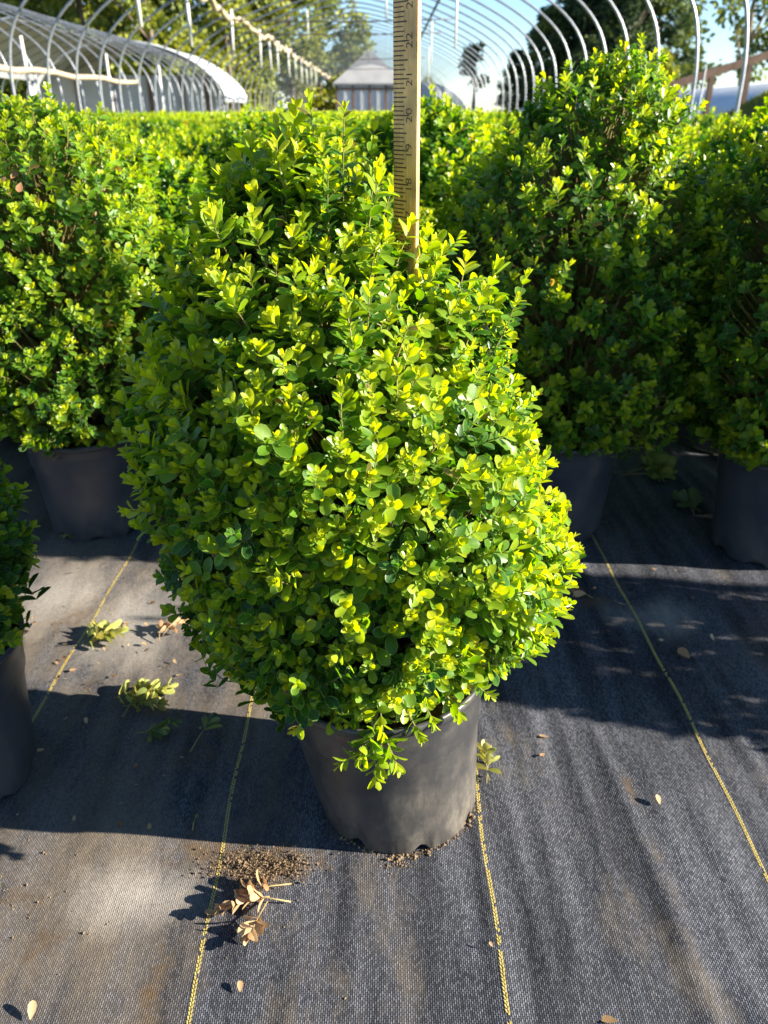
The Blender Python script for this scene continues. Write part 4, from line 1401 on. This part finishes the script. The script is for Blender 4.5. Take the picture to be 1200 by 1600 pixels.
sprig(255, 1000, 'dead_clipping', 'small pale dead clipping in the sun close to the front shrub', 'clipping', 'dry_leaf', 4, 60, 9, .2, 1.0, n_sh=3, ln=.03, group='dead brown clippings on the cloth')
sprig(100, 842, 'weed', 'small green weed at the foot of the left black pot', 'weed', 'cut_leaf', 3, 10, 10, .5, 1.2, n_sh=3, ln=.03, group='weeds growing on the cloth')
sprig(985, 742, 'weed', 'bright green weed patch in the sunlit gap behind the right pots', 'weed', 'cut_leaf', 5, 20, 11, .4, 1.9, n_sh=7, ln=.10, group='weeds growing on the cloth')
sprig(1080, 800, 'weed', 'dark green weed in the shade beside the pot at the right edge', 'weed', 'cut_leaf', 5, 70, 12, .75, 1.5, n_sh=4, ln=.06, group='weeds growing on the cloth')

one_leaf = []
for k in range(5):
    rr_ = np.random.default_rng(500 + k)
    one_leaf.append(leaves_mesh('fallen_leaf', dict(base=np.zeros((1, 3)), ax=np.array([[0, 1.0, 0]]), nr=np.array([[0, 0, 1.0]]), ln=np.array([1.0]), wd=np.array([.5 + .06 * k]), age=np.array([.08 + .17 * k]), curl=np.array([.3 - .12 * k])), 2, M['dry_leaf']))
def fallen(px, py, s, k, rz, label, grp='single dry leaves scattered on the cloth', tilt=.35):
    x, y = ground_at(px, py)
    o = mesh_obj('fallen_leaf', one_leaf[k], None, (x, y, gz(x, y) + .0035))
    o.rotation_euler = (tilt * math.sin(rz * 3), tilt * math.cos(rz * 5), rz)
    o.scale = (s, s, s)
    tag(o, label, 'leaf', grp)
named = [(977, 948, .013, 0, 1.2, 'pale dry leaf lying right across the yellow thread on the right'), (1037, 1000, .011, 0, 2.0, 'cream dry leaf in the lit strip right of the yellow thread'), (1115, 1003, .012, 0, 0.3, 'upright cream dry leaf farthest right in the lit strip'),
         (1077, 1030, .022, 3, .6, 'curled brown leaf in the broad shadow at the right'), (858, 1153, .014, 1, 1.3, 'olive tan leaf in the shade right of the pot'), (851, 1180, .009, 2, 2.2, 'short reddish leaf just below the shadow right of the pot'),
         (1030, 1262, .013, 1, .1, 'tan leaf lying alone on the sunlit cloth at the right'), (376, 1555, .010, 2, .2, 'orange leaf alone on the cloth near the bottom left thread'), (48, 1595, .016, 0, .2, 'pale leaf at the bottom edge on the left'),
         (345, 1432, .018, 0, 1.4, 'pale round dead leaf right beside the yellow thread left of the pot'), (770, 1487, .006, 1, .6, 'tiny tan crumb of leaf beside the yellow thread in front'), (965, 1600, .016, 2, 1.3, 'brown leaf at the bottom edge on the right')]
for a in named: fallen(*a)
rl = random.Random(12)
for k in range(64):
    reg = rl.random()
    if reg < .7: px, py = rl.uniform(10, 300), rl.uniform(890, 1075)
    elif reg < .85: px, py = rl.uniform(905, 1190), rl.uniform(840, 960)
    else: px, py = rl.uniform(20, 330), rl.uniform(1120, 1300)
    fallen(px, py, rl.uniform(.004, .0105), rl.choice([0, 1, 1, 2, 3, 4]), rl.uniform(0, 6.28), 'small tan dry leaf among the loose litter on the cloth', 'small tan dry leaves littering the cloth')

# soil crumbs: heap in front of the pot, loose crumbs on the left bay
def crumbs(name, pts, label, smin, smax, seed):
    r = np.random.default_rng(seed)
    pts = np.array(pts)
    n = len(pts)
    oct_v = np.array([(1, 0, 0), (-1, 0, 0), (0, 1, 0), (0, -1, 0), (0, 0, 1), (0, 0, -1)], float)
    oct_f = np.array([(0, 2, 4), (2, 1, 4), (1, 3, 4), (3, 0, 4), (2, 0, 5), (1, 2, 5), (3, 1, 5), (0, 3, 5)])
    s = smin + (smax - smin) * r.random(n) ** 5
    V = oct_v[None] * (s[:, None] * r.uniform(.6, 1.3, (n, 6)))[:, :, None] + r.normal(0, .25, (n, 6, 3)) * s[:, None, None]
    z = cloth_height(pts[:, 0], pts[:, 1])
    base = np.stack([pts[:, 0], pts[:, 1], z + pts[:, 2] + s * .35], -1)
    V = V + base[:, None]
    F = (oct_f[None] + (np.arange(n) * 6)[:, None, None]).reshape(-1, 3)
    o = mesh_obj(name, np_mesh(name, V.reshape(-1, 3), F, M['crumb'], smooth=False))
    tag(o, label, 'soil', kind='stuff')
rc = np.random.default_rng(41)
pts = []
for _ in range(13000):
    px = rc.uniform(300, 492); py = 1343 + rc.normal(0, 9) + abs(rc.normal(0, 17)) + 6 * math.sin(px * .08)
    px += rc.normal(0, 22)
    if rc.random() > math.exp(-((px - 412) / 62) ** 2) * (.55 + .45 * math.sin(px * .11) * math.sin(py * .17)): continue
    x, y = ground_at(px, py)
    pts.append((x, y, .004 * rc.random()))
crumbs('soil_heap', pts, 'heap of crumbly brown soil in front of the pot at the shadow edge', .0002, .0015, 1)
pts = []
for _ in range(700):
    px, py = (rc.uniform(-40, 330), rc.uniform(880, 1090)) if rc.random() < .6 else ((rc.normal(40, 40), rc.normal(1400, 40)) if rc.random() < .5 else (rc.uniform(0, 560), rc.uniform(1090, 1600)))
    x, y = ground_at(px, py)
    pts.append((x, y, 0))
crumbs('loose_soil', pts, 'loose soil crumbs scattered over the cloth on the left', .0004, .0016, 2)
pts = []
for _ in range(420):
    a = rc.uniform(-2.4, -.2)
    rad = POT_R0 + abs(rc.normal(0, .004)) - .003
    pts.append((MAIN[0] + math.cos(a) * rad, MAIN[1] + math.sin(a) * rad, 0))
for _ in range(160):
    x, y = ground_at(rc.normal(622, 12), rc.normal(1346, 7))
    pts.append((x, y, 0))
crumbs('foot_soil', pts, 'thin ring of soil washed out round the foot of the front pot', .0006, .0028, 3)
